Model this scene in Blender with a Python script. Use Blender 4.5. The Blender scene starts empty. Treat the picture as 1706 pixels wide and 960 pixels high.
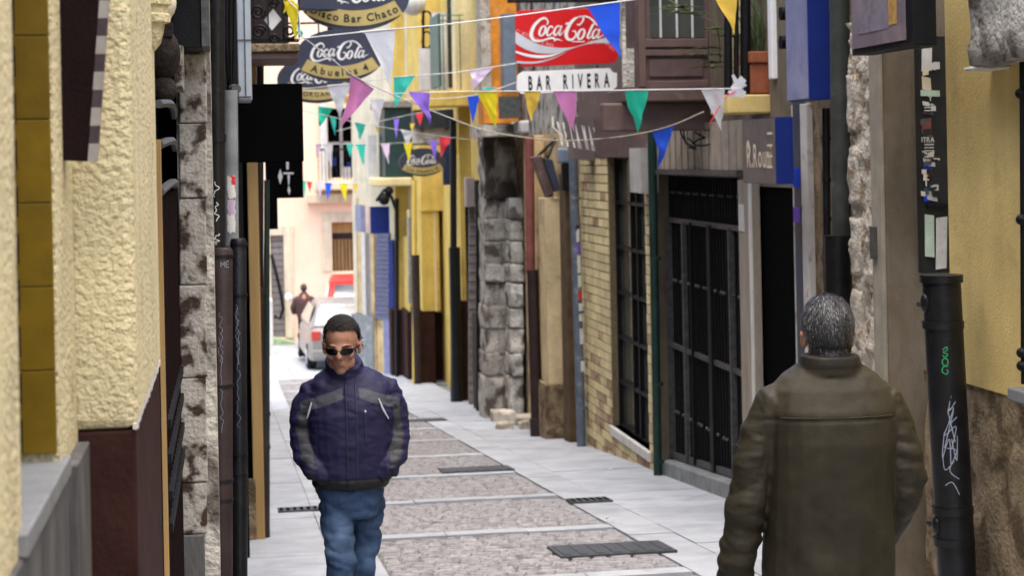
import bpy, bmesh, math, random
from mathutils import Vector, Matrix, noise
import numpy as np
random.seed(7)
SC = bpy.context.scene
COL = SC.collection
# ---------------------------------------------------------------- camera
F, CX, CY, IW = 3000.0, 853.0, 262.0, 1706.0
YAW, ROLL, EYE = math.atan(468 / 3000), -0.02, 1.67
RM = Matrix.Rotation(-YAW, 3, 'Z') @ Matrix.Rotation(math.pi / 2, 3, 'X') @ Matrix.Rotation(ROLL, 3, 'Z')
cam_d = bpy.data.cameras.new('camera')
cam = bpy.data.objects.new('camera', cam_d)
COL.objects.link(cam)
cam.matrix_world = Matrix.Translation((0, 0, EYE)) @ RM.to_4x4()
cam_d.sensor_width = 36
cam_d.lens = 36 * F / IW
cam_d.shift_y = -(480 - CY) / IW
cam_d.clip_end = 500
cam_d.dof.use_dof = True
cam_d.dof.focus_distance = 6.6
cam_d.dof.aperture_fstop = 5.4
SC.camera = cam
# ---------------------------------------------------------------- sky and sun (overcast)
w = bpy.data.worlds.new('World'); SC.world = w; w.use_nodes = True
nt = w.node_tree
sky = nt.nodes.new('ShaderNodeTexSky'); sky.sky_type = 'NISHITA'; sky.sun_disc = False
sky.sun_elevation = math.radians(78); sky.sun_rotation = math.radians(172)
sky.dust_density = 4.0; sky.air_density = 1.0; sky.ozone_density = 1.0
bg = nt.nodes['Background']; bg.inputs[1].default_value = 0.15
nt.links.new(sky.outputs[0], bg.inputs[0])
sl = bpy.data.lights.new('sun', 'SUN'); sl.energy = 1.2; sl.angle = math.radians(80); sl.color = (1, .93, .82)
so = bpy.data.objects.new('sun', sl); COL.objects.link(so)
so.rotation_euler = Vector((-.05, .2, -.97)).to_track_quat('-Z', 'Y').to_euler()
SC.view_settings.view_transform = 'Standard'; SC.view_settings.look = 'None'
SC.view_settings.exposure = 2.0; SC.view_settings.gamma = 1
SC.render.engine = 'CYCLES'
SC.cycles.use_denoising = True
SC.cycles.max_bounces = 8; SC.cycles.diffuse_bounces = 5
# ---------------------------------------------------------------- pixel <-> place
def ray(px, py):
    return RM @ Vector(((px - CX) / F, -(py - CY) / F, -1))
def aY(px, py, Y):
    d = ray(px, py); t = Y / d.y
    return Vector((d.x * t, Y, EYE + d.z * t))
def aX(px, py, X):
    d = ray(px, py); t = X / d.x
    return Vector((X, d.y * t, EYE + d.z * t))
def proj(p):
    v = RM.transposed() @ (Vector(p) - Vector((0, 0, EYE)))
    return CX + F * v.x / -v.z, CY - F * v.y / -v.z
def gz(Y):
    s = .083
    if Y <= 30: return -s * Y
    u = min(Y, 50) - 30
    return -s * 30 - (s * u - (s - .01) * u * u / 40) - max(0, Y - 50) * .01
def aG(px, py):
    d = ray(px, py); Y = 3.0
    while Y < 80:
        if EYE + d.z / d.y * Y <= gz(Y): break
        Y += .02
    return Vector((d.x / d.y * Y, Y, gz(Y)))
# ---------------------------------------------------------------- mesh builder
WL = {}
class MB:
    def __init__(s): s.v = []; s.f = []; s.c = []
    def add(s, vs, fs):
        n = len(s.v); s.v += [tuple(p) for p in vs]; s.f += [tuple(i + n for i in q) for q in fs]
    def hexa(s, p):
        s.add(p, [(0, 3, 2, 1), (4, 5, 6, 7), (0, 1, 5, 4), (1, 2, 6, 5), (2, 3, 7, 6), (3, 0, 4, 7)]); return s
    def box(s, a, b):
        (x0, y0, z0), (x1, y1, z1) = [min(i, j) for i, j in zip(a, b)], [max(i, j) for i, j in zip(a, b)]
        return s.hexa([(x0, y0, z0), (x1, y0, z0), (x1, y1, z0), (x0, y1, z0), (x0, y0, z1), (x1, y0, z1), (x1, y1, z1), (x0, y1, z1)])
    def prism(s, poly, d):
        """poly: list of 3-D points, d: thickness vector"""
        n = len(poly); d = Vector(d); a = [Vector(p) for p in poly]
        s.add(a + [p + d for p in a], [tuple(range(n)), tuple(range(2 * n - 1, n - 1, -1))] + [(i, (i + 1) % n, (i + 1) % n + n, i + n) for i in range(n)])
        return s
    def loft(s, rings, caps=True):
        n = len(rings[0]); m = len(rings)
        fs = [(r * n + i, r * n + (i + 1) % n, (r + 1) * n + (i + 1) % n, (r + 1) * n + i) for r in range(m - 1) for i in range(n)]
        if caps: fs += [tuple(range(n - 1, -1, -1)), tuple((m - 1) * n + i for i in range(n))]
        s.add([p for r in rings for p in r], fs); return s
    def tube(s, pts, rad, seg=8, ey=1.0, caps=True):
        pts = [Vector(p) for p in pts]; rings = []
        if not isinstance(rad, (list, tuple)): rad = [rad] * len(pts)
        up = None
        for i, p in enumerate(pts):
            t = (pts[min(i + 1, len(pts) - 1)] - pts[max(i - 1, 0)]).normalized()
            if up is None:
                up = Vector((0, 1, 0)) if abs(t.y) < .9 else Vector((1, 0, 0))
            a = (up - t * up.dot(t)).normalized(); b = t.cross(a); up = a
            rings.append([p + (a * math.cos(2 * math.pi * k / seg) * ey + b * math.sin(2 * math.pi * k / seg)) * rad[i] for k in range(seg)])
        return s.loft(rings, caps)
    def ell(s, c, r, rot=None, u=16, v=10):
        c = Vector(c); rings = []
        for j in range(v + 1):
            th = math.pi * (j + .02) / (v + .04)
            rings.append([c + ((rot or Matrix.Identity(3)) @ Vector((r[0] * math.sin(th) * math.cos(2 * math.pi * k / u), r[1] * math.sin(th) * math.sin(2 * math.pi * k / u), -r[2] * math.cos(th)))) for k in range(u)])
        return s.loft(rings)
    def grid(s, fn, nu, nv):
        vs = [fn(i / nu, j / nv) for j in range(nv + 1) for i in range(nu + 1)]
        s.add(vs, [(j * (nu + 1) + i, j * (nu + 1) + i + 1, (j + 1) * (nu + 1) + i + 1, (j + 1) * (nu + 1) + i) for j in range(nv) for i in range(nu)]); return s
    def build(s, name, mat, parent=None, smooth=False, bevel=0, loc=None, fix=True):
        if parent is not None: L = WL[parent.name]
        elif loc is not None: L = Vector(loc)
        else:
            a = np.array(s.v); L = Vector(((a[:, 0].min() + a[:, 0].max()) / 2, (a[:, 1].min() + a[:, 1].max()) / 2, a[:, 2].min()))
        me = bpy.data.meshes.new(name)
        me.from_pydata([tuple(Vector(p) - L) for p in s.v], [], s.f)
        if fix:
            bm = bmesh.new(); bm.from_mesh(me); bmesh.ops.recalc_face_normals(bm, faces=bm.faces); bm.to_mesh(me); bm.free()
        return place(me, name, mat, parent, L, smooth, bevel)
def place(me, name, mat, parent=None, L=None, smooth=False, bevel=0):
    o = bpy.data.objects.new(name, me); COL.objects.link(o)
    if mat is not None: me.materials.append(mat)
    if smooth:
        me.polygons.foreach_set('use_smooth', [True] * len(me.polygons))
        if smooth != 'full': me.set_sharp_from_angle(angle=math.radians(40))
    if parent is not None: o.parent = parent; L = WL[parent.name]
    else: o.location = L
    if bevel:
        m = o.modifiers.new('bevel', 'BEVEL'); m.width = bevel; m.segments = 2; m.limit_method = 'ANGLE'
    WL[o.name] = Vector(L)
    return o
def tag(o, label, cat, group=None):
    o['label'] = label; o['category'] = cat
    if group: o['group'] = group
    return o
def thing(name, label, cat, loc, group=None):
    o = bpy.data.objects.new(name, None); COL.objects.link(o); o.location = loc; o.empty_display_size = .1
    WL[o.name] = Vector(loc)
    return tag(o, label, cat, group)
def bx(name, mat, parent, a, b, bevel=0):
    return MB().box(a, b).build(name, mat, parent, bevel=bevel)
# facade helpers: a plane X = const (facade along the street), n > 0 means towards the street (side = -1 right wall, +1 left wall)
def span(X, x0, x1, yt, yb):
    xm, ym = (x0 + x1) / 2, (yt + (yb if yb is not None else yt + 200)) / 2
    Ya, Yb = aX(x0, ym, X).y, aX(x1, ym, X).y
    zt = aX(xm, yt, X).z
    Yn = min(Ya, Yb)
    zb = aX(xm, yb, X).z if yb is not None else gz(max(Ya, Yb)) - .12
    return min(Ya, Yb), max(Ya, Yb), zb, zt
def fb(mb, X, x0, x1, yt, yb, out, inn=0., side=-1):
    Y0, Y1, z0, z1 = span(X, x0, x1, yt, yb)
    mb.box((X + side * out, Y0, z0), (X - side * inn, Y1, z1)); return mb
def FB(name, mat, parent, X, x0, x1, yt, yb, out, inn=0., side=-1, bevel=0):
    return fb(MB(), X, x0, x1, yt, yb, out, inn, side).build(name, mat, parent, bevel=bevel)
def CB(name, mat, parent, Y, x0, x1, yt, yb, deep, bevel=0, front=0.):
    """box whose camera-facing side stands at depth Y"""
    ym = (yt + (yb if yb is not None else yt + 300)) / 2
    a, b = aY(x0, ym, Y), aY(x1, ym, Y); xm = (x0 + x1) / 2
    zt = aY(xm, yt, Y).z; zb = aY(xm, yb, Y).z if yb is not None else gz(Y + max(deep, 0)) - .12
    return MB().box((a.x, Y - front, zb), (b.x, Y + deep, zt)).build(name, mat, parent, bevel=bevel)
def holes(mb, X, Y0, Y1, z0, z1, ops, thick, side=-1):
    """wall slab with rectangular openings (Y0,Y1,z0,z1)"""
    ys = sorted({Y0, Y1, *[min(max(v, Y0), Y1) for o in ops for v in o[:2]]}); zs = sorted({z0, z1, *[min(max(v, z0), z1) for o in ops for v in o[2:]]})
    for i in range(len(ys) - 1):
        run = None
        for j in range(len(zs) - 1):
            yc, zc = (ys[i] + ys[i + 1]) / 2, (zs[j] + zs[j + 1]) / 2
            solid = not any(o[0] < yc < o[1] and o[2] < zc < o[3] for o in ops)
            if solid and run is None: run = zs[j]
            if run is not None and (not solid or j == len(zs) - 2):
                mb.box((X, ys[i], run), (X - side * thick, ys[i + 1], zs[j + 1] if solid else zs[j])); run = None
    return mb
# ---------------------------------------------------------------- materials
def M(name, col, rough=.8, var=.18, scale=5., bump=0., bscale=60., col2=None, amt=.5, s2=3., metal=0., rand=0., stretch=None, spec=.22, detail=6., dist=.01, tl=0., grime=.6):
    m = bpy.data.materials.new(name); m.use_nodes = True; n = m.node_tree.nodes; l = m.node_tree.links
    b = n['Principled BSDF']; b.inputs['Roughness'].default_value = rough; b.inputs['Metallic'].default_value = metal; b.inputs['Specular IOR Level'].default_value = spec
    geo = n.new('ShaderNodeNewGeometry'); src = geo.outputs['Position']
    if stretch:
        mp = n.new('ShaderNodeMapping'); mp.inputs['Scale'].default_value = stretch; l.new(src, mp.inputs[0]); src = mp.outputs[0]
    def noi(sc, det=6., dst=0.):
        t = n.new('ShaderNodeTexNoise'); t.inputs['Scale'].default_value = sc; t.inputs['Detail'].default_value = det; t.inputs['Distortion'].default_value = dst; l.new(src, t.inputs['Vector']); return t.outputs['Fac']
    def ramp(fac, p0, c0, p1, c1):
        r = n.new('ShaderNodeValToRGB'); r.color_ramp.elements[0].position = p0; r.color_ramp.elements[1].position = p1
        r.color_ramp.elements[0].color = (*c0, 1); r.color_ramp.elements[1].color = (*c1, 1); l.new(fac, r.inputs[0]); return r.outputs[0]
    c = Vector(col)
    out = ramp(noi(scale, detail), .3, tuple(c * (1 - var)), .7, tuple(c * (1 + var)))
    if col2 is not None:
        mx = n.new('ShaderNodeMix'); mx.data_type = 'RGBA'
        f = ramp(noi(s2, 8., .3), 1 - amt - .06, (0, 0, 0), 1 - amt + .06, (1, 1, 1))
        l.new(f, mx.inputs[0]); l.new(out, mx.inputs[6]); mx.inputs[7].default_value = (*col2, 1); out = mx.outputs[2]
    if rough >= .65 and not tl:      # fine speckle and long rain streaks of grime
        mp2 = n.new('ShaderNodeMapping'); mp2.inputs['Scale'].default_value = (1, 1, .12); l.new(geo.outputs['Position'], mp2.inputs[0])
        st = n.new('ShaderNodeTexNoise'); st.inputs['Scale'].default_value = 9.; st.inputs['Detail'].default_value = 7.; l.new(mp2.outputs[0], st.inputs['Vector'])
        for f_, lo, hi in ((noi(scale * 9, 8.), .80, 1.14), (st.outputs['Fac'], .70, 1.16)):
            g_ = ramp(f_, .34, (lo,) * 3, .66, (hi if hi <= 1 else 1.,) * 3); mm = n.new('ShaderNodeMix'); mm.data_type = 'RGBA'; mm.blend_type = 'MULTIPLY'; mm.inputs[0].default_value = grime
            l.new(out, mm.inputs[6]); l.new(g_, mm.inputs[7]); out = mm.outputs[2]
    if rand:
        oi = n.new('ShaderNodeObjectInfo'); hs = n.new('ShaderNodeHueSaturation')
        mr = n.new('ShaderNodeMapRange'); mr.inputs[3].default_value = 1 - rand; mr.inputs[4].default_value = 1 + rand
        l.new(oi.outputs['Random'], mr.inputs[0]); l.new(mr.outputs[0], hs.inputs['Value']); l.new(out, hs.inputs['Color']); out = hs.outputs[0]
    l.new(out, b.inputs['Base Color'])
    if bump:
        bn = n.new('ShaderNodeBump'); bn.inputs['Strength'].default_value = bump; bn.inputs['Distance'].default_value = dist
        l.new(noi(bscale, 5.), bn.inputs['Height']); l.new(bn.outputs[0], b.inputs['Normal'])
    # uneven gloss
    mr = n.new('ShaderNodeMapRange'); mr.inputs[3].default_value = max(0, rough - .12); mr.inputs[4].default_value = min(1, rough + .12)
    l.new(noi(scale * 2.7), mr.inputs[0]); l.new(mr.outputs[0], b.inputs['Roughness'])
    if tl:
        tr = n.new('ShaderNodeBsdfTranslucent'); l.new(out, tr.inputs[0]); ms = n.new('ShaderNodeMixShader'); ms.inputs[0].default_value = tl
        l.new(b.outputs[0], ms.inputs[1]); l.new(tr.outputs[0], ms.inputs[2]); l.new(ms.outputs[0], n['Material Output'].inputs[0])
    return m
def attr_mat(name, rough=.8, bump=.3, bscale=300., spec=.3, dist=.003):
    m = M(name, (1, 1, 1), rough, .1, 20, bump, bscale, spec=spec, dist=dist); n = m.node_tree.nodes; l = m.node_tree.links
    at = n.new('ShaderNodeAttribute'); at.attribute_name = 'Col'
    b = n['Principled BSDF']; old = b.inputs['Base Color'].links[0].from_socket
    mx = n.new('ShaderNodeMix'); mx.data_type = 'RGBA'; mx.blend_type = 'MULTIPLY'; mx.inputs[0].default_value = 1
    l.new(at.outputs[0], mx.inputs[6]); l.new(old, mx.inputs[7]); l.new(mx.outputs[2], b.inputs['Base Color']); return m
m_cream = M('cream plaster', (.62, .54, .33), .85, .10, 4, 1.0, 62, dist=.018, grime=.3, col2=(.45, .375, .215), amt=.36, s2=5)
m_creamflat = M('cream render', (.66, .58, .42), .85, .10, 3, .3, 90)
m_maroon = M('dark maroon paint', (.010, .0035, .004), .7, .25, 8, .2, 120, spec=.1)
m_dado = M('brown dado paint', (.036, .014, .011), .7, .25, 5, .3, 60, spec=.1, col2=(.055, .027, .022), amt=.3, s2=4)
m_grey_dado = M('grey cement', (.085, .082, .08), .7, .25, 9, .4, 70, stretch=(1, 1, .25), col2=(.14, .137, .135), amt=.4, s2=7)
m_sill = M('grey stone sill', (.17, .175, .18), .6, .12, 14, .2, 120)
m_mustard = M('mustard glazed tile', (.145, .088, .003), .45, .18, 12, .1, 40, rand=.12)
m_yellow = M('yellow wall paint', (.68, .485, .12), .8, .12, 2.5, .35, 50, col2=(.45, .31, .08), amt=.33, s2=2)
m_yellow2 = M('ochre yellow paint', (.64, .475, .18), .8, .12, 3, .45, 70, col2=(.53, .385, .15), amt=.35, s2=4, dist=.008, grime=.35)
m_pale = M('pale yellow wall', (.74, .62, .34), .85, .08, 2, .2, 50)
m_orange = M('orange render', (.72, .27, .035), .85, .25, 8, .5, 40, col2=(.55, .36, .2), amt=.3, s2=5)
m_pink = M('pink render', (.82, .59, .43), .85, .06, 1.5, .15, 40, grime=.12)
m_stone = M('weathered limestone', (.50, .465, .40), .9, .3, 6, .9, 30, col2=(.13, .11, .09), amt=.44, s2=4, dist=.03, rand=.15)
m_stoneL = M('lichen stained stone', (.42, .385, .33), .9, .15, 9, .7, 60, col2=(.055, .035, .025), amt=.46, s2=13, dist=.012)
m_stoneR = M('eroded pale stone', (.52, .46, .37), .9, .22, 10, 1., 45, col2=(.30, .22, .14), amt=.4, s2=9, dist=.02)
m_stoneB = M('brown stained stone', (.27, .20, .12), .9, .35, 9, 1., 40, col2=(.11, .075, .04), amt=.46, s2=6, dist=.02)
m_white = M('white stone', (.62, .6, .56), .7, .1, 6, .2, 50)
m_marble = M('veined white marble', (.55, .52, .47), .5, .1, 6, .1, 50, col2=(.25, .19, .14), amt=.36, s2=7)
m_black = M('black iron', (.004, .004, .0045), .55, .4, 15, .2, 150, spec=.2)
m_blackp = M('black pipe paint', (.007, .007, .008), .4, .4, 10, .25, 60, spec=.3)
m_void = M('dark interior', (.002, .002, .0022), .9, .2, 3, spec=.03)
m_steel = M('worn grey steel', (.085, .082, .08), .5, .35, 20, .2, 80, metal=.3)
m_alu = M('brushed aluminium', (.42, .45, .48), .4, .08, 10, metal=.5)
m_grey = M('grey pipe', (.20, .21, .21), .5, .25, 8, .2, 60, col2=(.32, .33, .33), amt=.35)
m_bluep = M('blue grey pipe', (.10, .125, .16), .5, .25, 7, .15, 60, col2=(.25, .25, .25), amt=.34, s2=9)
m_redp = M('red oxide pipe', (.20, .065, .055), .6, .2, 7, .2, 60)
m_brownp = M('brown pipe', (.028, .018, .017), .5, .3, 7, .2, 60)
m_greenp = M('dark green pipe', (.045, .05, .043), .5, .3, 8, .2, 80, col2=(.15, .16, .14), amt=.28, s2=12)
m_tan = M('tan timber', (.36, .23, .09), .6, .2, 9, .2, 60, stretch=(1, 1, .1))
m_ochre = M('stained ochre plaster', (.58, .43, .22), .85, .2, 4, .5, 40, col2=(.26, .18, .10), amt=.4, s2=1.6, )
m_greyplaster = M('stained brown render', (.14, .11, .07), .85, .16, 2.5, .3, 90, stretch=(1, 1, .6), col2=(.18, .145, .10), amt=.5, s2=3.)
m_brick = M('cream painted brick', (.74, .62, .34), .8, .12, 8, .5, 60, rand=.13, col2=(.50, .38, .2), amt=.3, s2=4)
m_brick2 = M('rust stained brick', (.47, .33, .2), .85, .2, 8, .5, 60, rand=.2, col2=(.27, .15, .10), amt=.4, s2=6)
m_mortar = M('dark mortar', (.17, .13, .075), .9, .2, 20, .5, 90)
m_wood = M('brown painted timber', (.115, .075, .065), .6, .15, 9, .25, 60, col2=(.16, .115, .10), amt=.35, s2=6)
m_beige = M('ribbed beige metal', (.40, .34, .27), .6, .15, 6, .2, 60, col2=(.25, .19, .14), amt=.4, s2=3)
m_roller = M('grey roller shutter', (.24, .22, .21), .55, .15, 9, metal=.2)
m_blue = M('royal blue panel', (.009, .024, .16), .45, .12, 6)
m_lilac = M('faded lilac panel', (.20, .205, .33), .4, .15, 5, col2=(.27, .265, .38), amt=.4)
m_bluefade = M('faded blue awning', (.32, .36, .52), .7, .1, 5)
m_purple = M('purple grey board', (.16, .125, .14), .35, .15, 4, col2=(.24, .18, .17), amt=.4)
m_signbrown = M('brown sign panel', (.13, .105, .10), .5, .15, 6)
m_letter = M('cream lettering', (.62, .52, .38), .6, .1, 20)
m_paper = M('white paper', (.62, .61, .57), .8, .1, 12, col2=(.35, .32, .26), amt=.33, s2=25)
m_paperg = M('pale green paper', (.50, .60, .47), .8, .1, 14)
m_board = M('black poster board', (.02, .019, .017), .6, .3, 9)
m_terra = M('terracotta', (.33, .10, .045), .8, .15, 9, .3, 60)
m_leaf = M('plant leaves', (.10, .14, .055), .6, .35, 14, tl=.3)
m_dryleaf = M('pale leaves', (.26, .24, .13), .7, .25, 14, tl=.3)
m_pave = M('pale granite slab', (.325, .342, .365), .75, .12, 3, .3, 90, rand=.06, col2=(.265, .28, .30), amt=.4, s2=2.2, grime=.15)
m_sett = M('pinkish sett', (.285, .278, .282), .8, .25, 25, .6, 60, grime=.3, rand=.14, col2=(.185, .172, .174), amt=.38, s2=9)
m_bed = M('sandy joint bed', (.2, .2, .2), .9, .2, 30, .5, 90)
m_cover = M('cast iron cover', (.07, .075, .08), .55, .25, 20, .4, 120, metal=.4)
m_signnavy = M('sign slate blue', (.045, .05, .075), .45, .12, 6)
m_gold = M('sign gold', (.44, .345, .13), .5, .1, 6)
m_signwhite = M('sign white', (.78, .77, .74), .5, .06, 8)
m_signsilver = M('sign silver', (.52, .53, .56), .45, .1, 6)
m_cokered = M('sign red', (.56, .014, .016), .4, .08, 5)
m_ink = M('sign ink', (.012, .02, .022), .5, .1, 10)
m_cord = M('white cord', (.72, .72, .72), .8, .08, 30)
m_rope = M('beige rope', (.42, .37, .29), .9, .15, 50)
m_chalk = M('white marker', (.30, .33, .40), .7, .2, 60)
m_greenm = M('green marker', (.03, .25, .10), .6, .2, 60)
m_glass = M('window glass', (.05, .055, .05), .1, .2, 3, spec=.6)
PEN = {k: M('pennant ' + k, tuple(min(.92, v * 1.22) for v in c), .55, .06, 9, .25, 25, tl=.6) for k, c in dict(white=(.74, .74, .76), yellow=(.83, .62, .03), orange=(.86, .50, .08), pink=(.66, .24, .50), palepink=(.80, .60, .74), green=(.03, .50, .33), teal=(.06, .60, .47), blue=(.03, .11, .70), purple=(.30, .17, .72), red=(.75, .06, .08)).items()}
# ---------------------------------------------------------------- lettering
_tc = {}
def glyphs(s, bold=0.):
    k = (s, bold)
    if k not in _tc:
        cu = bpy.data.curves.new('t', 'FONT'); cu.body = s; cu.size = 1; cu.offset = bold; cu.resolution_u = 3
        o = bpy.data.objects.new('t', cu); COL.objects.link(o); bpy.context.view_layer.update()
        me = o.to_mesh(); vs = [tuple(v.co) for v in me.vertices]; fs = [tuple(p.vertices) for p in me.polygons]; o.to_mesh_clear()
        bpy.data.objects.remove(o); _tc[k] = (vs, fs)
    return _tc[k]
def put_text(mb, s, O, U, V, h, bold=0., wide=1., track=0., center=True, depth=None):
    """flat print: origin O, right U, up V, cap height h"""
    O, U, V = Vector(O), Vector(U).normalized(), Vector(V).normalized(); x = 0; items = []
    for ch in s:
        if ch == ' ': x += .38 * wide + track; continue
        vs, fs = glyphs(ch, bold); a = min(v[0] for v in vs); b = max(v[0] for v in vs)
        items.append((vs, fs, x - a * wide)); x += (b - a) * wide + .09 + track
    k = h / .73; off = -(x - .09 - track) / 2 if center else 0
    for vs, fs, x0 in items:
        mb.add([O + U * ((x0 + off + v[0] * wide) * k) + V * ((v[1] - (.365 if center else 0)) * k) for v in vs], fs)
def catmull(pts, n=6):
    pts = [np.array(p, float) for p in pts]; out = []
    for i in range(len(pts) - 1):
        a, b, c, d = pts[max(i - 1, 0)], pts[i], pts[i + 1], pts[min(i + 2, len(pts) - 1)]
        for k in range(n):
            t = k / n; out.append(.5 * (2 * b + (c - a) * t + (2 * a - 5 * b + 4 * c - d) * t * t + (3 * b - a - 3 * c + d) * t ** 3))
    out.append(pts[-1]); return out
def ribbon(mb, pts, fn, n=6):
    """pts (x,y,width) -> flat stroke; fn maps 2-D to 3-D"""
    q = catmull(pts, n); vs = []
    for i, p in enumerate(q):
        t = q[min(i + 1, len(q) - 1)] - q[max(i - 1, 0)]; L = math.hypot(t[0], t[1]) or 1; nx, ny = -t[1] / L, t[0] / L; h = p[2] / 2
        vs += [fn(p[0] + nx * h, p[1] + ny * h), fn(p[0] - nx * h, p[1] - ny * h)]
    mb.add(vs, [(2 * i, 2 * i + 1, 2 * i + 3, 2 * i + 2) for i in range(len(q) - 1)])
def ov(cx, cy, rx, ry, w, sh=-.3):
    return [(cx + rx * math.cos(a) + sh * (ry * math.sin(a)), cy + ry * math.sin(a), w * (.6 + .5 * abs(math.cos(a)))) for a in [2 * math.pi * i / 12 for i in range(13)]]
SCRIPT = [
 [(400, 228, 10), (412, 205, 12), (398, 176, 15), (370, 167, 19), (330, 188, 23), (285, 235, 28), (260, 290, 32), (255, 335, 32), (275, 370, 27), (315, 384, 20), (360, 378, 16), (410, 362, 16), (452, 354, 18), (476, 365, 15), (470, 384, 10), (500, 366, 12), (548, 384, 3)],
 ov(360, 288, 26, 46, 19),
 [(458, 262, 12), (448, 245, 14), (425, 252, 16), (405, 290, 20), (404, 322, 19), (424, 330, 14), (456, 300, 7)],
 [(530, 252, 10), (508, 240, 12), (483, 262, 17), (468, 302, 20), (476, 328, 16), (500, 312, 12), (526, 265, 11)],
 [(540, 238, 14), (520, 300, 20), (522, 327, 15), (542, 314, 8), (566, 280, 5)],
 [(576, 224, 16), (606, 212, 16)],
 [(700, 160, 10), (672, 168, 20), (635, 200, 27), (602, 255, 32), (583, 312, 34), (592, 356, 29), (626, 372, 21), (660, 352, 17), (676, 316, 16), (662, 288, 13), (640, 292, 9)],
 [(690, 160, 12), (722, 152, 15), (745, 168, 15), (735, 202, 13), (704, 232, 13), (684, 222, 8)],
 [(720, 154, 10), (760, 150, 13), (806, 166, 15), (848, 204, 17), (875, 240, 8)],
 ov(724, 318, 28, 48, 20),
 [(850, 215, 12), (832, 235, 20), (806, 290, 21), (784, 342, 19), (800, 356, 13), (828, 322, 6)],
 [(888, 282, 10), (866, 272, 12), (842, 294, 17), (830, 332, 20), (838, 358, 16), (862, 340, 12), (886, 295, 11)],
 [(900, 268, 14), (880, 330, 20), (884, 354, 15), (910, 338, 10), (958, 318, 3)]]
def coke(mb, fn, width, boost=1.):
    """script logotype centred on the local origin, given width"""
    k = width / 710
    for st in SCRIPT:
        ribbon(mb, [((x - 600) * k, -(y - 270) * k, wd * k * boost) for x, y, wd in st], fn)
# ================================================================ GROUND
def gsheet(name, mat, x0, x1, Y0, Y1, dz, step=1., parent=None):
    n = max(1, int(round((Y1 - Y0) / step))); mb = MB()
    mb.grid(lambda u, v: (x0 + (x1 - x0) * u, Y0 + (Y1 - Y0) * v, gz(Y0 + (Y1 - Y0) * v) + dz), 1, n)
    return mb.build(name, mat, parent, loc=(0, 0, 0))
g = gsheet('ground', m_bed, -150, 150, -60, 250, -.06, 2.); g['kind'] = 'structure'
street = gsheet('street', m_bed, .2, 4.1, -4, 53, -.022, 1.); street['kind'] = 'structure'
def slab(x0, x1, Y0, Y1, name='paving_slab', mat=None, dz=0.):
    j = .0028; t = random.uniform(-.003, .003) + dz
    x0 += j; x1 -= j; Y0 += j; Y1 -= j; a, b = gz(Y0) + t, gz(Y1) + t
    return MB().hexa([(x0, Y0, a - .05), (x1, Y0, a - .05), (x1, Y1, b - .05), (x0, Y1, b - .05), (x0, Y0, a), (x1, Y0, a), (x1, Y1, b), (x0, Y1, b)]).build(name, mat or m_pave, street)
def strip(x0, x1, Ya, Yb, ln):
    Y = Ya
    while Y < Yb:
        L = ln * random.uniform(.85, 1.2); slab(x0, x1, Y, min(Y + L, Yb)); Y += L
strip(3.08, 4.06, 4, 40, 1.05); strip(2.745, 3.08, 4, 40, 1.25)
strip(.615, .925, 4, 40, 1.25); strip(-.3, .615, 4, 40, 1.0)
for Y in range(40, 52):   # the little square at the bottom
    for k in range(6): slab(-.3 + k * .78, .48 + k * .78, Y, Y + 1)
bands = []
Y = 6.05
while Y < 40: bands.append(Y); Y += 2.33
for Y in bands:
    for a, b in ((.93, 1.5), (1.5, 2.1), (2.1, 2.74)): slab(a, b, Y, Y + .22, 'band_slab', dz=.002)
def sett_mesh(mb, x, Y, wx, wy, t):
    j = .008; c = .014; a, b = gz(Y - wy / 2), gz(Y + wy / 2)
    lo = [(x - wx / 2 + j, Y - wy / 2 + j, a - .02), (x + wx / 2 - j, Y - wy / 2 + j, a - .02), (x + wx / 2 - j, Y + wy / 2 - j, b - .02), (x - wx / 2 + j, Y + wy / 2 - j, b - .02)]
    hi = [(x - wx / 2 + j + c * random.uniform(.5, 1.6), Y - wy / 2 + j + c, a + t), (x + wx / 2 - j - c * random.uniform(.5, 1.6), Y - wy / 2 + j + c, a + t * random.uniform(.4, 1.2)), (x + wx / 2 - j - c, Y + wy / 2 - j - c, b + t), (x - wx / 2 + j + c, Y + wy / 2 - j - c, b + t * random.uniform(.4, 1.2))]
    mb.hexa(lo + hi)
rest = MB(); cnt = 0
Y = 6.0; row = 0
while Y < 40:
    wy = random.uniform(.085, .11)
    for b in bands:
        if b - wy * .5 < Y + wy * .5 and Y - wy * .5 < b + .22: break
    else:
        x = .935
        while x < 2.73:
            wx = min(random.uniform(.10, .19), 2.74 - x)
            if 2.74 - x - wx < .07: wx = 2.74 - x
            mb = MB(); big = 11.3 < Y and cnt < 300
            sett_mesh(mb if big else rest, x + wx / 2, Y, wx, wy, random.uniform(-.004, .008))
            if big: mb.build('sett', m_sett, street); cnt += 1
            x += wx
    Y += wy
r_ = rest.build('setts', m_sett, street); r_['kind'] = 'stuff'
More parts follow.
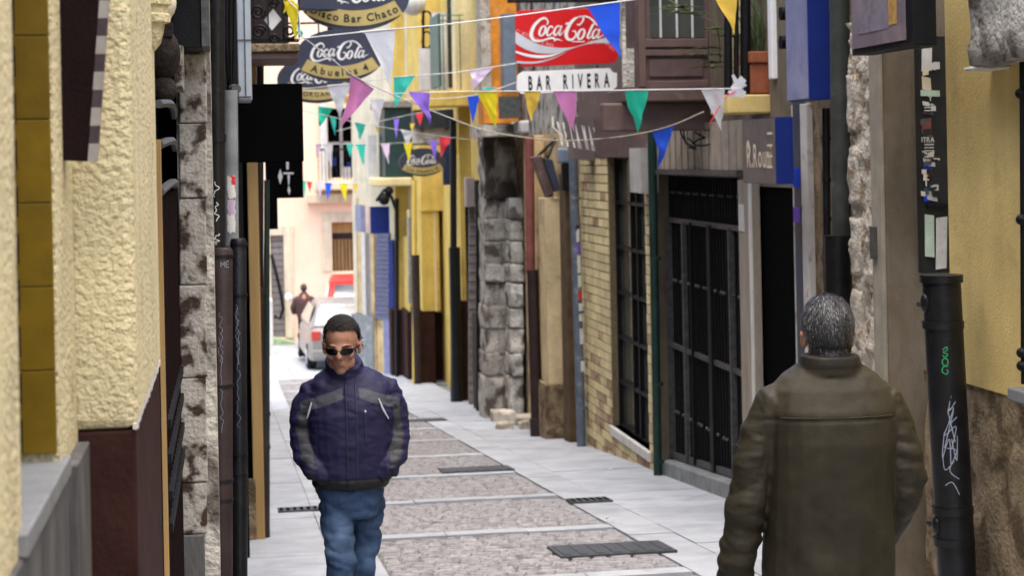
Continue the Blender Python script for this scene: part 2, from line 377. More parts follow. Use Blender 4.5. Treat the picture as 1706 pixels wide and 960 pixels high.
def cover(x0, x1, Y0, Y1, label, slots=0):
    mb = MB(); a, b = gz(Y0) + .008, gz(Y1) + .008
    fr = [(x0, Y0), (x1, Y0), (x1, Y1), (x0, Y1)]
    mb.hexa([(x, y, gz(y) - .02) for x, y in fr] + [(x, y, gz(y) + .015) for x, y in fr])
    t = thing('manhole_cover' if not slots else 'drain_grate', label, 'manhole cover' if not slots else 'drain', ((x0 + x1) / 2, (Y0 + Y1) / 2, gz((Y0 + Y1) / 2)))
    mb.build('plate' if not slots else 'frame', m_cover, t)
    n = slots or 7
    for i in range(n):
        a = x0 + (x1 - x0) * (i + .25) / n; b = x0 + (x1 - x0) * (i + .72) / n; q = MB(); e = .05
        c = [(a, Y0 + e), (b, Y0 + e), (b, Y1 - e), (a, Y1 - e)]
        q.hexa([(x, y, gz(y) + .002) for x, y in c] + [(x, y, gz(y) + .019) for x, y in c]); q.build('slot' if slots else 'rib', m_void if slots else m_cover, t)
p = aG(1018, 918); cover(p.x - .39, p.x + .39, p.y - .27, p.y + .27, 'dark iron cover across the setts beside the olive-jacketed man')
p = aG(793, 784); cover(p.x - .36, p.x + .36, p.y - .25, p.y + .25, 'dark iron cover across the setts level with the cream brick wall')
p = aG(708, 701); cover(p.x - .3, p.x + .3, p.y - .25, p.y + .25, 'dark iron cover in the setts level with the ruined stone wall')
p = aG(982, 836); cover(p.x - .17, p.x + .17, p.y - .15, p.y + .15, 'small slotted gutter drain in front of the iron gate', 6)
p = aG(497, 851); cover(p.x - .17, p.x + .17, p.y - .15, p.y + .15, 'small slotted gutter drain opposite the gate, by the timber post shop', 6)
for i, (px, py) in enumerate([(701, 725), (1011, 866), (1018, 785)]):
    p = aG(px, py); a = i * 1.1; d = Vector((math.cos(a), math.sin(a), 0)) * .022
    tag(MB().tube([p - d + Vector((0, 0, .012)), p + d + Vector((0, 0, .012))], .008, 8).build('cigarette_butt', m_paper, smooth=True), ['white cigarette butt on the setts near the navy-jacketed man', 'white cigarette butt on the slab just below the gutter drain', 'white cigarette butt on the slabs under the brick wall'][i], 'litter')
# ================================================================ LEFT SIDE
XL = -.34
b = thing('cream_house', 'cream rough plaster house with mustard tiled window and brown based pilaster', 'building', (XL - .4, 3, gz(3)))
zs = aX(75, 815, XL).z
Ya, Yb = aX(27, 400, XL).y, aX(92, 400, XL).y
holes(MB(), XL, -4, 5.3, gz(5.3) - .3, 5.5, [(Ya, Yb, zs, 3.4)], .35, 1).build('wall', m_cream, b)
MB().box((XL - 3.5, -4, -.6), (XL - .352, 5.3, 5.4)).build('core', m_void, b)
for k in range(16):      # mustard tiles lining the far jamb
    z0 = zs + .02 + k * .162
    if z0 > 3.3: break
    bx('tile', m_mustard, b, (XL - .072, Yb - .012, z0 + .0012), (XL - .004, Yb + .001, z0 + .1608), bevel=.0015)
wn = bx('window_frame', m_maroon, b, (XL - .11, Ya, zs), (XL - .074, Yb, 3.4))
for k in range(26): bx('shutter_slat', m_maroon, wn, (XL - .073, Ya + .02, zs + .03 + k * .09), (XL - .066, Yb - .02, zs + .09 + k * .09))
MB().box((XL - .12, Ya - .06, zs - .035), (XL + .016, Yb + .07, zs + .004)).build('window_sill', m_sill, b, bevel=.004)
bx('dado', m_grey_dado, b, (XL - .01, -3.9, -.5), (XL + .009, Yb + .08, zs - .036), bevel=.004)
bx('dado', m_grey_dado, b, (XL - .01, Yb + .085, -.5), (XL + .026, 3.99, zs - .02), bevel=.004)
def chipped(x0, x1, y0, y1, z, mat, n=40, h=.012):
    mb = MB()
    for i in range(n):
        t = i / n; x = x0 + (x1 - x0) * t; y = y0 + (y1 - y0) * t; e = abs(random.gauss(0, h)) + .003
        dx, dy = abs(x1 - x0) / n + .006, abs(y1 - y0) / n + .006
        mb.box((x - .002, y - .002, z - e * .4), (x + dx, y + dy, z + e))
    return mb
pA, pB = aY(130, 500, 4.0), aY(225, 500, 4.0); zd = aY(178, 718, 4.0).z
pl = MB()
def plaster(u, v):
    return None
MB().box((XL - .02, 4.0, zd), (pB.x, 5.3, 5.4)).build('pilaster', m_cream, b, bevel=.022)
bx('pilaster_dado', m_dado, b, (XL - .015, 4.006, -1.0), (pB.x - .004, 5.29, zd - .002), bevel=.006)
chipped(pB.x - .008, pB.x - .006, 4.0, 5.28, zd + .004, m_white, 70, .012).build('chipped_edge', m_white, b)
mb = MB()      # moulded bracket high on the pilaster
rings = []
for t, r in ((0, .012), (.02, .028), (.05, .036), (.075, .040), (.08, .056), (.10, .058), (.105, .050), (.125, .050), (.13, .060), (.155, .062), (.16, .052), (.3, .055)):
    c = Vector((pB.x - .005, 5.18, aY(262, 84, 5.18).z + t)); rings.append([c + Vector((math.cos(a) * r, math.sin(a) * r, 0)) for a in [2 * math.pi * k / 16 for k in range(16)]])
mb.loft(rings).build('corbel', m_cream, b, smooth=True)
p = aY(256, 4, 5.55); t = thing('globe_lamp', 'round cream globe lamp beside the rough plaster pilaster', 'lamp', p)
MB().ell(p, (.068, .068, .07), u=24, v=14).build('globe', m_creamflat, t, smooth='full'); MB().tube([p + Vector((-.1, .02, .09)), p + Vector((0, .0, .07))], .014).build('bracket', m_black, t)
# maroon board with checkered edge
Yq = 3.78
c0, c1, c2, c3 = aY(97, -90, Yq), aY(172, -90, Yq), aY(146, 269, Yq), aY(98, 267, Yq)
t = thing('hanging_board', 'dark maroon board with a chequered edge hung on the plaster wall', 'board', c3)
MB().prism([c0, c1, c2, c3], (0, .05, 0)).build('panel', m_maroon, t, bevel=.003)
m_chk0, m_chk1 = M('chequer light', (.28, .26, .24), .5, .15, 30), M('chequer dark', (.05, .035, .04), .5, .2, 30)
for k in range(12):
    a, e = k / 12, (k + 1) / 12
    def ed(f, o): return c1.lerp(c2, f) + Vector((o, -.002, 0))
    MB().prism([ed(a, .0), ed(a, .019), ed(e, .019), ed(e, .0)], (0, .03, 0)).build('chequer', m_chk0 if k % 2 else m_chk1, t)
m_darkstone = M('dark carved stone', (.03, .024, .02), .9, .4, 20, .8, 60, spec=.1)  # near-black base colour for the carved capital
# barred doorway and stained pier
b = thing('stone_doorway', 'lichen stained stone pier and timber post framing the barred doorway', 'building', (-.4, 7.2, gz(7.2)))
edges = [-160, 85, 205, 330, 475, 630, 805, 892]
for i, y0 in enumerate(edges):
    y1 = edges[i + 1] if i + 1 < len(edges) else None
    CB('block', m_stoneL if i < 7 else m_grey_dado, b, 7.0 + random.uniform(-.006, .006), 299 + random.uniform(-1, 1), 345 - random.uniform(0, 1.5), y0 + .8, y1 - .8 if y1 else None, .45, bevel=.006)
bx('wall', m_stoneL, b, (-3, 5.302, -1.2), (-.31, 7.4, 5.3)); CB('mortar', m_stone, b, 7.02, 285, 343, -400, None, .42)
bx('upper_wall', m_stoneL, b, (-.309, 5.9, aY(300, -165, 7).z), (aY(343, 0, 7).x, 7.4, 5.3))
CB('post', m_tan, b, 5.42, 262.5, 270, 232, None, .05)
mb = MB(); p = aY(272, 120, 6.3)
MB().ell(p + Vector((0, 0, .06)), (.06, .06, .09)).box(p + Vector((-.06, -.05, .12)), p + Vector((.035, .05, .17))).ell(p + Vector((-.0, 0, -.06)), (.045, .05, .05)).build('capital', m_darkstone, b, smooth=True)
CB('door_jamb', m_stoneL, b, 6.6, 290, 305, 75, 150, .2)
gt = thing('barred_gate', 'dark barred gate with pale arched rungs beside the stained pier', 'gate', (-.205, 6.2, gz(6.2)))
Xg = -.212
for k in range(13):
    y = 5.52 + k * .115; MB().tube([(Xg, y, gz(y) + .12), (Xg, y, aX(285, 318, Xg).z)], .009, 6).build('bar', m_maroon, gt)
for py in (190, 246, 312): 
    z = aX(285, py, Xg).z; MB().tube([(Xg + .015 * math.sin(math.pi * k / 6), 5.5 + k * .24, z + .02 * math.sin(math.pi * k / 6)) for k in range(7)], .014, 6).build('rung', m_steel, gt, smooth=True)
for py in (655, 710, 770, 825): 
    z = aX(288, py, Xg).z; MB().box((Xg - .012, 5.5, z - .014), (Xg + .018, 6.95, z + .014)).build('rung', m_black, gt)
bx('back_panel', m_void, gt, (-.30, 5.45, gz(6.9)), (-.27, 6.99, 2.2))
# black box sign above
t = tag(CB('box_sign', m_black, None, 6.7, 286, 334, -90, 79, .35, bevel=.004), 'black box sign jutting out over the stained stone pier', 'sign')
e = CB('end_panel', m_steel, t, 6.69, 334.5, 347, -90, 76, .34)
# dark shop block with pipes
b = thing('dark_shop', 'narrow black painted shopfront behind the scribbled drainpipes', 'building', (-.3, 10, gz(10)))
pa, pb = aY(347, 500, 7.45), aY(408, 500, 13.3)
poly = [(-3, 7.45), (pa.x, 7.45), (pb.x, 13.3), (-3, 13.3)]
MB().prism([(x, y, -1.6) for x, y in poly], (0, 0, 7)).build('wall', m_maroon, b)
for k in range(6):
    a = Vector((pa.x, 7.45, 0)).lerp(Vector((pb.x, 13.3, 0)), (k + .1) / 6); MB().box((a.x - .02, a.y, -1.3), (a.x + .022, a.y + .5, 3.0)).build('panel', m_black, b, bevel=.005)
def vpipe(name, label, Y, x0, x1, yt, yb, r, mat, xt=None, cat='drainpipe', low=None, rings=(), brackets=(), wallx=None, seg=16):
    """downpipe between two pixels; low = (px, y, r, mat) wider cast guard below"""
    a = aY(x0, yt, Y); 
    t = thing(name, label, cat, (aY(x1, yb or 900, Y).x, Y, gz(Y) if yb is None else aY(x1, yb, Y).z))
    if yb is None:
        e = aY(x1, 960, Y); e = a + (e - a) * ((a.z - gz(Y) + .05) / (a.z - e.z))
    else: e = aY(x1, yb, Y)
    MB().tube([a, e], r, seg).build('pipe', mat, t, smooth=True)
    for (px, py, rr) in rings:
        c = aY(px, py, Y); MB().tube([c + Vector((0, 0, .012 + rr * .06)), c + Vector((0, 0, -.012 - rr * .06))], rr, seg).build('collar', mat, t, smooth=True)
    for (px, py) in brackets:
        c = aY(px, py, Y); MB().tube([c + Vector((0, -.01, 0)), c + Vector((0, .12, 0))], .012, 6).build('bracket', m_black, t)
    return t
tA = vpipe('drainpipe', 'black drainpipe rising from a wider scribbled brown cast guard', 7.3, 362, 362, -160, 425, .030, m_blackp, rings=[(362, 230, .036)], brackets=[(362, 150)])
c = aY(370, 418, 7.25); e = aY(370, 960, 7.25); e = c + (e - c) * ((c.z - gz(7.25)) / (c.z - e.z))
MB().tube([c + Vector((0, 0, .012)), c, e], [.034, .042, .042], 20).build('guard', m_brownp, tA, smooth=True)
for py in (424, 640, 798, 830): q = aY(370, py, 7.25); MB().tube([q, q - Vector((0, 0, .012))], .045, 20).build('collar', m_blackp, tA, smooth=True)
tB = vpipe('drainpipe', 'grey drainpipe with torn stickers rising from a black guard', 8.2, 384, 386, 150, 410, .032, m_grey, rings=[])
c = aY(397, 402, 8.15); e = aY(399, 960, 8.15); e = c + (e - c) * ((c.z - gz(8.15)) / (c.z - e.z))
MB().tube([c + Vector((0, 0, .012)), c, e], [.03, .036, .036], 20).build('guard', m_blackp, tB, smooth=True)
for py in (405, 490, 757, 787): q = aY(398, py, 8.15); MB().tube([q, q - Vector((0, 0, .012))], .039, 20).build('collar', m_blackp, tB, smooth=True)
AN = .1
def on_pipe(px, py, Y, r, u, v):
    """point on a pipe's street-and-camera side: u, v in metres around the pixel centre"""
    c = aY(px, py, Y); an = u / r - AN
    return c + Vector((math.sin(an) * (r + .0012), -math.cos(an) * (r + .0012), v))
def scrawl(mb, px, py, Y, r, h, wd, n, seed, lw=.004, amp=1.):
    rn = random.Random(seed); pts = []
    for i in range(n):
        t = i / (n - 1); pts.append(((rn.uniform(-1, 1)) * wd * amp, (.5 - t) * h + rn.uniform(-.4, .4) * h / n, lw))
    ribbon(mb, pts, lambda x, y: on_pipe(px, py, Y, r, x, y), 5)
for i, (px, py, h) in enumerate([(370, 640, .38), (370, 560, .2)]):
    mb = MB(); scrawl(mb, px, py, 7.25, .042, h, .008, 24, 3 + i, .0013); mb.build('graffiti', m_chalk, tA)
mb = MB(); 
for st in ([(-.012, -.011, .002), (-.012, .011, .002), (-.005, -.002, .002), (.002, .011, .002), (.002, -.011, .002)], [(.02, .011, .002), (.009, .011, .002), (.009, -.011, .002), (.02, -.011, .002)], [(.009, 0, .002), (.018, 0, .002)]):
    ribbon(mb, st, lambda x, y: on_pipe(370, 440, 7.25, .042, x + .012, y), 3)
mb.build('graffiti', m_chalk, tA)
for i, (px, py, h) in enumerate([(398, 610, .55), (397.6, 560, .25)]):
    mb = MB(); scrawl(mb, px, py, 8.15, .036, h, .009, 34, 13 + i, .0014); mb.build('graffiti', m_chalk, tB)
for i, (py, h, mt) in enumerate([(312, 36, m_paper), (345, 24, PEN['palepink']), (372, 30, m_paper), (300, 14, PEN['red'])]):
    mb = MB(); mb.grid(lambda u, v: on_pipe(385.2, py, 8.2, .032, (u - .4) * .036 + .006 * noise.noise(Vector((v * 3, i, 0))), (v - .5 + .25 * noise.noise(Vector((u * 4, i, 3)))) * h / 366), 6, 6); mb.build('sticker', mt, tB)
for i, (py, h) in enumerate([(315, 18), (352, 22), (398, 14)]):
    mb = MB(); scrawl(mb, 362, py, 7.3, .030, h / 300, .012, 9, 60 + i, .0035); mb.build('sticker', m_paper, tA)
for i, (x0, x1, x2) in enumerate([(377, 376, 380), (384, 383, 385), (391, 390, 388)]):
    tag(MB().tube([aY(x0, -60, 8.6), aY(x1, 60, 8.6), aY(x2, 130 + i * 12, 8.6), aY(381, 170, 8.7)], .008, 6).build('cable', m_black, smooth=True), ['black cable against the dark wall nearest the drainpipe', 'black cable hanging between its two neighbours by the drainpipe', 'black cable nearest the aluminium box'][i], 'cable')
tag(MB().tube([aY(388, 148, 8.4), aY(394, 148, 8.3)], .022, 12).build('wall_clamp', m_steel, smooth=True), 'round steel clamp below the black cables', 'clamp')
t = tag(CB('metal_cabinet', m_alu, None, 9.6, 394, 417.5, -120, 166, .5, bevel=.006), 'pale aluminium cabinet above the blank black sign', 'cabinet')
for py in (65, 160): CB('seam', m_steel, t, 9.594, 394, 418.5, py, py + 2.5, .1)
CB('edge_strip', m_steel, t, 9.592, 406, 408, -110, 160, .1)
t = tag(CB('hanging_sign', m_void, None, 10.6, 398, 505, 139, 270, .14, bevel=.006), 'large blank black box sign under the aluminium cabinet', 'sign')
# timber post shop and left terrace
b = thing('timber_shop', 'shopfront with tan timber post and brown pipe behind the green pole', 'building', (.1, 13.6, gz(13.6)))
CB('post', m_tan, b, 13.4, 410, 428, 60, None, .4, bevel=.006); CB('inner_post', m_void, b, 13.45, 402, 410, 60, None, .3)
CB('plinth', m_stoneB, b, 13.38, 411, 429, 800, None, .4)
MB().tube([aY(434, 40, 13.55), aY(433, 480, 13.55)], .026, 12).build('pipe', m_brownp, b, smooth=True)
q = aY(434, 478, 13.5); MB().tube([q, Vector((q.x, q.y, gz(13.5)))], .034, 12).build('pipe_guard', m_brownp, b, smooth=True); MB().tube([q, q - Vector((0, 0, .06))], .042, 12).build('collar', m_brownp, b, smooth=True)
L0, L1 = aY(428, 500, 13.8), aY(441, 500, 31)
MB().prism([(-4, 13.8, -6), (L0.x, 13.8, -6), (L0.x + .06, 16, -6), (L1.x, 31, -6), (-4, 31, -6)], (0, 0, 11.8)).build('wall', m_brownp, b)
t = vpipe('steel_pole', 'thin dark green pole standing on the slabs by the timber post', 13.5, 444.5, 445, 300, None, .021, M('green pole', (.02, .035, .03), .45, .2), rings=[(445, 690, .026), (445, 745, .026)], cat='pole')
# iron balcony on the left
b = thing('iron_balcony', 'small balcony with black scrolled ironwork over a stone slab', 'balcony', aY(450, 98, 12.6))
CB('slab', m_stoneB, b, 12.6, 400, 499, 72, 86, .9, bevel=.01); CB('fascia', m_wood, b, 12.62, 402, 497, 86.5, 99, .85, bevel=.01)
CB('rail', m_black, b, 12.7, 400, 498, 64, 70, .03); CB('rail', m_black, b, 12.7, 400, 498, -50, -46, .03)
for x in (420, 445, 470, 496): CB('baluster', m_black, b, 12.7, x, x + 2.6, -48, 66, .02)
def spiral(px, py, r0, sgn, turns=1.6):
    pts = []
    for i in range(22):
        t = i / 21; a = sgn * t * turns * 2 * math.pi; r = r0 * (1 - .8 * t); pts.append(aY(px + r * math.cos(a), py + r * math.sin(a), 12.7))
    return pts
for (px, py, r, s) in [(430, 18, 13, 1), (432, 52, 12, -1), (483, 18, 12, -1), (482, 52, 13, 1), (457, 62, 8, 1), (457, 6, 9, -1), (430, -20, 12, 1), (483, -20, 12, 1)]:
    MB().tube(spiral(px, py, r, s), .010, 6).build('scroll', m_black, b, smooth=True)
c = [aY(455, 14, 12.74), aY(469, 32, 12.74), aY(453, 50, 12.74), aY(440, 33, 12.74)]
MB().prism(c, (0, .01, 0)).build('diamond', m_signwhite, b)
CB('backing', m_brownp, b, 13.3, 395, 480, -60, 72, .05)
t = thing('hanging_sign', 'black sign with white ornamental lettering under the blank sign', 'sign', aY(480, 330, 17))
CB('panel', m_void, t, 17, 452, 505, 262, 330, .1)
for poly in ([(467, 281), (471, 294), (467, 307), (463, 294)], [(477, 268), (481, 268), (481, 282), (477, 282)], [(472, 287), (489, 287), (489, 290), (472, 290)], [(479, 291), (483, 291), (482, 307), (480, 307)], [(481, 308), (484, 317), (482, 325), (479, 317)], [(452, 289), (461, 289), (461, 292), (452, 292)], [(453, 270), (456, 270), (456, 282), (453, 282)], [(456, 275), (461, 281), (459, 283), (456, 279)]):
    MB().prism([aY(x, y, 16.994) for x, y in poly], (0, .004, 0)).build('lettering', m_signsilver, t)
tag(CB('hanging_sign', m_void, None, 16.4, 443, 462, 255, 382, .1), 'narrow plain black sign behind the timber post', 'sign')
# ================================================================ END OF THE STREET
YE = 51.0
b = thing('pink_building', 'pale pink building closing the street with cream framed openings', 'building', (2, YE, gz(YE)))
def opn(x0, x1, yt, yb): 
    a, e = aY(x0, (yt + yb) / 2, YE), aY(x1, (yt + yb) / 2, YE); return (a.x, e.x, aY((x0 + x1) / 2, yb, YE).z, aY((x0 + x1) / 2, yt, YE).z)
OPS = [opn(452, 474, 392, 563), opn(553, 596, 370, 452), opn(546, 598, 180, 296), opn(545, 598, -20, 110)]
mb = MB()
xs = sorted({-8, 9, *[v for o in OPS for v in o[:2]]}); zz = sorted({-5.6, 6.5, *[v for o in OPS for v in o[2:]]})
for i in range(len(xs) - 1):
    for j in range(len(zz) - 1):
        xc, zc = (xs[i] + xs[i + 1]) / 2, (zz[j] + zz[j + 1]) / 2
        if not any(o[0] < xc < o[1] and o[2] < zc < o[3] for o in OPS): mb.box((xs[i], YE, zz[j]), (xs[i + 1], YE + .5, zz[j + 1]))
mb.build('wall', m_pink, b); bx('interior', m_void, b, (-7.5, YE + .52, -5.6), (8.5, YE + .7, 6.4))
def surround(x0, x1, yt, yb, wpx, sill=True):
    CB('surround', m_creamflat, b, YE - .04, x0 - wpx, x0, yt - wpx, yb, .06); CB('surround', m_creamflat, b, YE - .04, x1, x1 + wpx, yt - wpx, yb, .06); CB('surround', m_creamflat, b, YE - .043, x0 - wpx, x1 + wpx, yt - wpx, yt, .06)
surround(452, 474, 392, 563, 15); surround(553, 596, 370, 452, 16); surround(546, 598, 180, 296, 8)
for k in range(16): CB('shutter_slat', m_roller, b, YE + .1 + .01 * (k % 2), 452, 474, 392 + k * 10.7, 401.5 + k * 10.7, .03)
CB('window_panel', m_tan, b, YE + .2, 553, 596, 370, 388, .05); CB('window_panel', m_brownp, b, YE + .19, 553, 596, 388, 398, .05); CB('window_panel', m_tan, b, YE + .2, 553, 596, 398, 452, .05)
for k in range(7): CB('window_bar', m_brownp, b, YE + .05, 555 + k * 6, 556.5 + k * 6, 388, 452, .03)
CB('cornice', m_creamflat, b, YE - .25, 512, 640, 322, 338, .3, bevel=.03); CB('balcony_slab', m_creamflat, b, YE - .8, 528, 640, 302, 316, .85, bevel=.03)
for k in range(14): CB('balcony_bar', m_black, b, YE - .78, 530 + k * 6, 531 + k * 6, 250, 302, .03)
CB('balcony_rail', m_black, b, YE - .79, 528, 612, 247, 250, .05)
for x in (533, 600): CB('pilaster', m_white, b, YE - .12, x, x + 11, 100, 302, .14)
CB('window_frame', m_roller, b, YE + .15, 566, 571, 180, 296, .04); CB('window_frame', m_roller, b, YE + .15, 546, 598, 236, 240, .04)
for (x0, x1, y0, y1, mt) in [(552, 560, 262, 276, m_blue), (578, 592, 270, 278, m_blue), (548, 552, 255, 300, m_white), (571, 585, 278, 298, m_paper)]:
    CB('washing', mt, b, YE - .7, x0, x1, y0, y1, .05)
tag(CB('pale_block', m_white, None, 47.5, 446, 457, 500, None, .5, bevel=.02), 'pale low block against the pink building by the roller door', 'block')
q = aG(474, 574); mb = MB()
mb.prism([(q.x - .35, q.y - .3, q.z - .02), (q.x + .33, q.y - .3, q.z - .02), (q.x + .2, q.y - .3, q.z + .08), (q.x - .3, q.y - .3, q.z + .2)], (0, .6, 0))
tag(mb.build('green_tarpaulin', M('green tarp', (.28, .38, .22), .7, .15, 10)), 'crumpled pale green tarpaulin at the foot of the roller door', 'tarpaulin')
mb = MB(); mb.tube([aY(x, y, YE - .1) for x, y in ((452, 425), (460, 455), (468, 490), (472, 515), (466, 532), (457, 526))], .045, 8)
tag(mb.build('hanging_hose', m_black, smooth=True), 'thick black hose hanging in front of the roller door', 'hose')
# ================================================================ RIGHT SIDE
XR = 4.05
def house(name, label, X, x0, x1, mat, ops=(), thick=.35, top=5.6, Y0=None, Y1=None, mid=450):
    """plain facade between two pixels on plane X; ops = pixel openings (x0,x1,yt,yb)"""
    Ya = Y0 if Y0 is not None else aX(x1, mid, X).y; Yb = Y1 if Y1 is not None else aX(x0, mid, X).y
    b = thing(name, label, 'building', (X + .3, (Ya + Yb) / 2, gz((Ya + Yb) / 2)))
    oo = [span(X, *o) for o in ops]
    holes(MB(), X, Ya, Yb, gz(Yb) - .4, top, oo, thick).build('wall', mat, b)
    bx('interior', m_void, b, (X + thick + .002, Ya + .01, gz(Yb) - .4), (X + thick + .1, Yb - .01, top - .02))
    return b, Ya, Yb
# ---- far corner shop with blue shutter
P = [aG(598, 612), aG(655, 627)]
b = thing('corner_shop', 'narrow shopfront with blue shutter and grey base beside the silver car', 'building', (3.6, 42, gz(42)))
xa = aY(591, 500, 41.7).x
MB().prism([(xa, 41.7, -5.6), (XR, 39.6, -5.6), (XR + 3, 39.6, -5.6), (XR + 3, 41.7, -5.6)], (0, 0, 11.6)).build('wall', m_creamflat, b)
def slant(name, mat, x0, x1, yt, yb, out=.05):
    """panel on the slanted corner wall"""
    A, B = Vector((xa, 41.7)), Vector((XR, 39.6)); d = (B - A); n = Vector((d.y, -d.x)).normalized(); n = n if n.y < 0 else -n
    def hit(px, py):
        r = ray(px, py); m = np.array([[r.x, -d.x], [r.y, -d.y]]); t, s = np.linalg.solve(m, np.array([A.x, A.y])); return s, EYE + r.z * t
    ym = (yt + (yb or 600)) / 2; s0, s1 = hit(x0, ym)[0], hit(x1, ym)[0]; zt = hit((x0 + x1) / 2, yt)[1]; zb = hit((x0 + x1) / 2, yb)[1] if yb else -5.3
    q = [A + d * s0 + n * -.05, A + d * s1 + n * -.05, A + d * s1 + n * out, A + d * s0 + n * out]
    return MB().prism([(p.x, p.y, zb) for p in q], (0, 0, zt - zb)).build(name, mat, b)
slant('pilaster', m_creamflat, 592, 598, 330, 520, .06); slant('pilaster', m_ochre, 599, 606, 340, 522, .05); slant('pilaster', m_white, 607, 613, 345, 524, .08); slant('pilaster', m_roller, 614, 622, 345, 524, .04); slant('pilaster', m_ochre, 622, 628, 380, 640, .06)
slant('dado', m_grey, 591, 627, 524, None, .09)
m_shut = M('slate blue shutter', (.12, .125, .19), .5, .15, 9)
for k in range(19): slant('shutter_slat', m_shut, 629, 651, 388 + k * 7.6, 395 + k * 7.6, .05 + .012 * (k % 2))
slant('door_panel', m_ochre, 629, 640, 534, None, .02); slant('door_panel', m_lilac, 641, 652, 520, None, .04); slant('door_panel', m_blue, 653, 660, 400, None, .07)
CB('upper_bay', M('dark green timber', (.02, .045, .045), .5, .2), b, 38.9, 641, 690, 178, 296, 1.6); CB('bay_cap', m_roller, b, 38.8, 628, 700, 168, 178, 2.0); CB('bay_pier', m_white, b, 40.0, 613, 628, 225, 300, .5)
CB('upper_wall', m_pale, b, 45.5, 606, 720, -170, 232, .6)
for (x0, x1, y0, y1) in [(633, 642, 20, 100), (672, 682, 10, 95)]: CB('window_strip', m_tan, b, 45.45, x0, x1, y0, y1, .08)
CB('window_strip', m_wood, b, 45.4, 640, 648, 130, 165, .1)
for k in range(10): CB('balcony_bar', m_black, b, 45.0, 659 + k * 3.2, 660 + k * 3.2, 96, 128, .03)
CB('balcony_rail', m_black, b, 44.98, 658, 690, 94, 96.5, .05); CB('balcony_slab', m_pale, b, 45.0, 655, 700, 128, 134, .5)
t = thing('wall_lantern', 'white globe lantern on a dark scrolled iron bracket high up', 'lamp', aY(690, 20, 36))
MB().ell(aY(688, 3, 36), (.27, .27, .27), u=24, v=14).build('globe', m_white, t, smooth='full'); MB().tube([aY(705, -30, 36), aY(705, 90, 36)], .03, 8).build('post', m_black, t)
for py in (32, 66): MB().tube([aY(711 + 8 * math.cos(a), py + 14 * math.sin(a), 36) for a in [(-2.6 + .3 * k) for k in range(20)]], .022, 6).build('scroll', m_black, t, smooth=True)
# awnings, canopy
t = thing('shop_awning', 'royal blue and pale lilac shop awning over the blue shutter', 'awning', aY(620, 388, 39.5))
for k, (x0, x1, mt) in enumerate([(592, 601, m_bluefade), (601, 609, m_lilac), (609, 617, M('peach cloth', (.75, .6, .52), .8)), (617, 649, m_blue)]): CB('cloth', mt, t, 39.3 - .02 * k, x0, x1, 341 + k, 386 + k, .06)
tag(CB('flat_canopy', m_pale, None, 38.6, 622, 687, 296, 310, 1.4, bevel=.03), 'cream flat canopy jutting over the blue awning', 'canopy')
mb = MB(); mb.tube([aY(627, 335, 38.7), aY(640, 316, 38.7), aY(652, 328, 38.7), aY(660, 350, 38.7), aY(663, 400, 38.7)], .035, 8); mb.ell(aY(640, 332, 38.7), (.12, .1, .13)); mb.ell(aY(648, 318, 38.7), (.1, .1, .1))
tag(mb.build('cable_bundle', m_black, smooth=True), 'tangled black cables and junction above the blue awning', 'cable')
# ---- yellow house: piers and door reveals stepping towards the street
b = thing('yellow_house', 'yellow painted house with brown base and deep doorways', 'building', (XR + .5, 34, gz(34)))
bx('wall', m_yellow, b, (XR + .3, 28.2, -4.2), (XR + 1.2, 39.8, 5.6))
def ypier(Y, x0, x1, yd, deep=1.6, top=-200, mat=None):
    CB('pier', mat or m_yellow, b, Y, x0, x1, top, yd, deep, bevel=.012); CB('dado', m_dado, b, Y - .012, x0 - .3, x1, yd + .2, None, deep)
ypier(39.9, 655, 690, 516); ypier(38.6, 681, 697, 520, 1.2, 396); CB('reveal_edge', m_pale, b, 38.55, 681, 684, 350, 500, .3)
ypier(37.4, 697, 727, 519, 2.2); CB('door_lintel', m_yellow, b, 37.35, 696.5, 754, -200, 351, 1.); ypier(37.9, 727, 752, 521, .5, 340)
ypier(31.6, 763, 783, 502, .7); ypier(28.6, 799, 812.5, 527, .7)
CB('jamb_line', m_pale, b, 37.39, 723.5, 727, 352, 519, .1)
for (Y, x0, x1) in ((38.3, 668, 690), (36.6, 712, 738)): CB('doorstep', m_white, b, Y, x0, x1, 640 if Y > 38 else 652, None, .7, bevel=.02)
for k in range(44): CB('shutter_slat', m_roller, b, 30.2 + .02 * (k % 2), 781, 793, 340 + k * 7.6, 347 + k * 7.6, .05)
CB('shutter_box', M('mauve box', (.24, .21, .21), .5), b, 29.9, 777, 791, 296, 345, .3, bevel=.01); CB('plinth', m_grey, b, 31.4, 762, 798, 672, None, .8, bevel=.02); CB('plinth', m_grey, b, 37.2, 690, 752, 641, None, .8)
CB('shutter_void', m_void, b, 30.4, 779, 800, 300, None, .2)
CB('balcony_slab', m_yellow, b, 31.0, 716, 790, 151, 177, .9, bevel=.02)
CB('upper_wall', m_pale, b, 31.3, 757, 803, -170, 151, .5)
FB('green_shutter', M('green door', (.035, .10, .08), .5), b, 3.85, 719, 733, 26, 146, .03, .02); CB('window_reveal', m_white, b, 35, 700, 722, 80, 150, .2); CB('window_reveal', m_white, b, 35.2, 722, 745, 20, 150, .2); CB('roof_pipe', m_greenp, b, 32.9, 745, 757, -150, 146, .1)
m_rail = M('green rail', (.05, .12, .07), .5)
for x in (731, 738, 766): CB('rail_post', m_rail, b, 31.05, x, x + 1.6, 24 if x > 735 else 34, 150, .03)
for y in (24, 33): CB('rail', m_rail, b, 31.05, 730, 772, y, y + 1.4, .03)
CB('navy_board', M('navy board', (.02, .03, .07), .5), b, 34.2, 738, 751, 240, 308, .1)
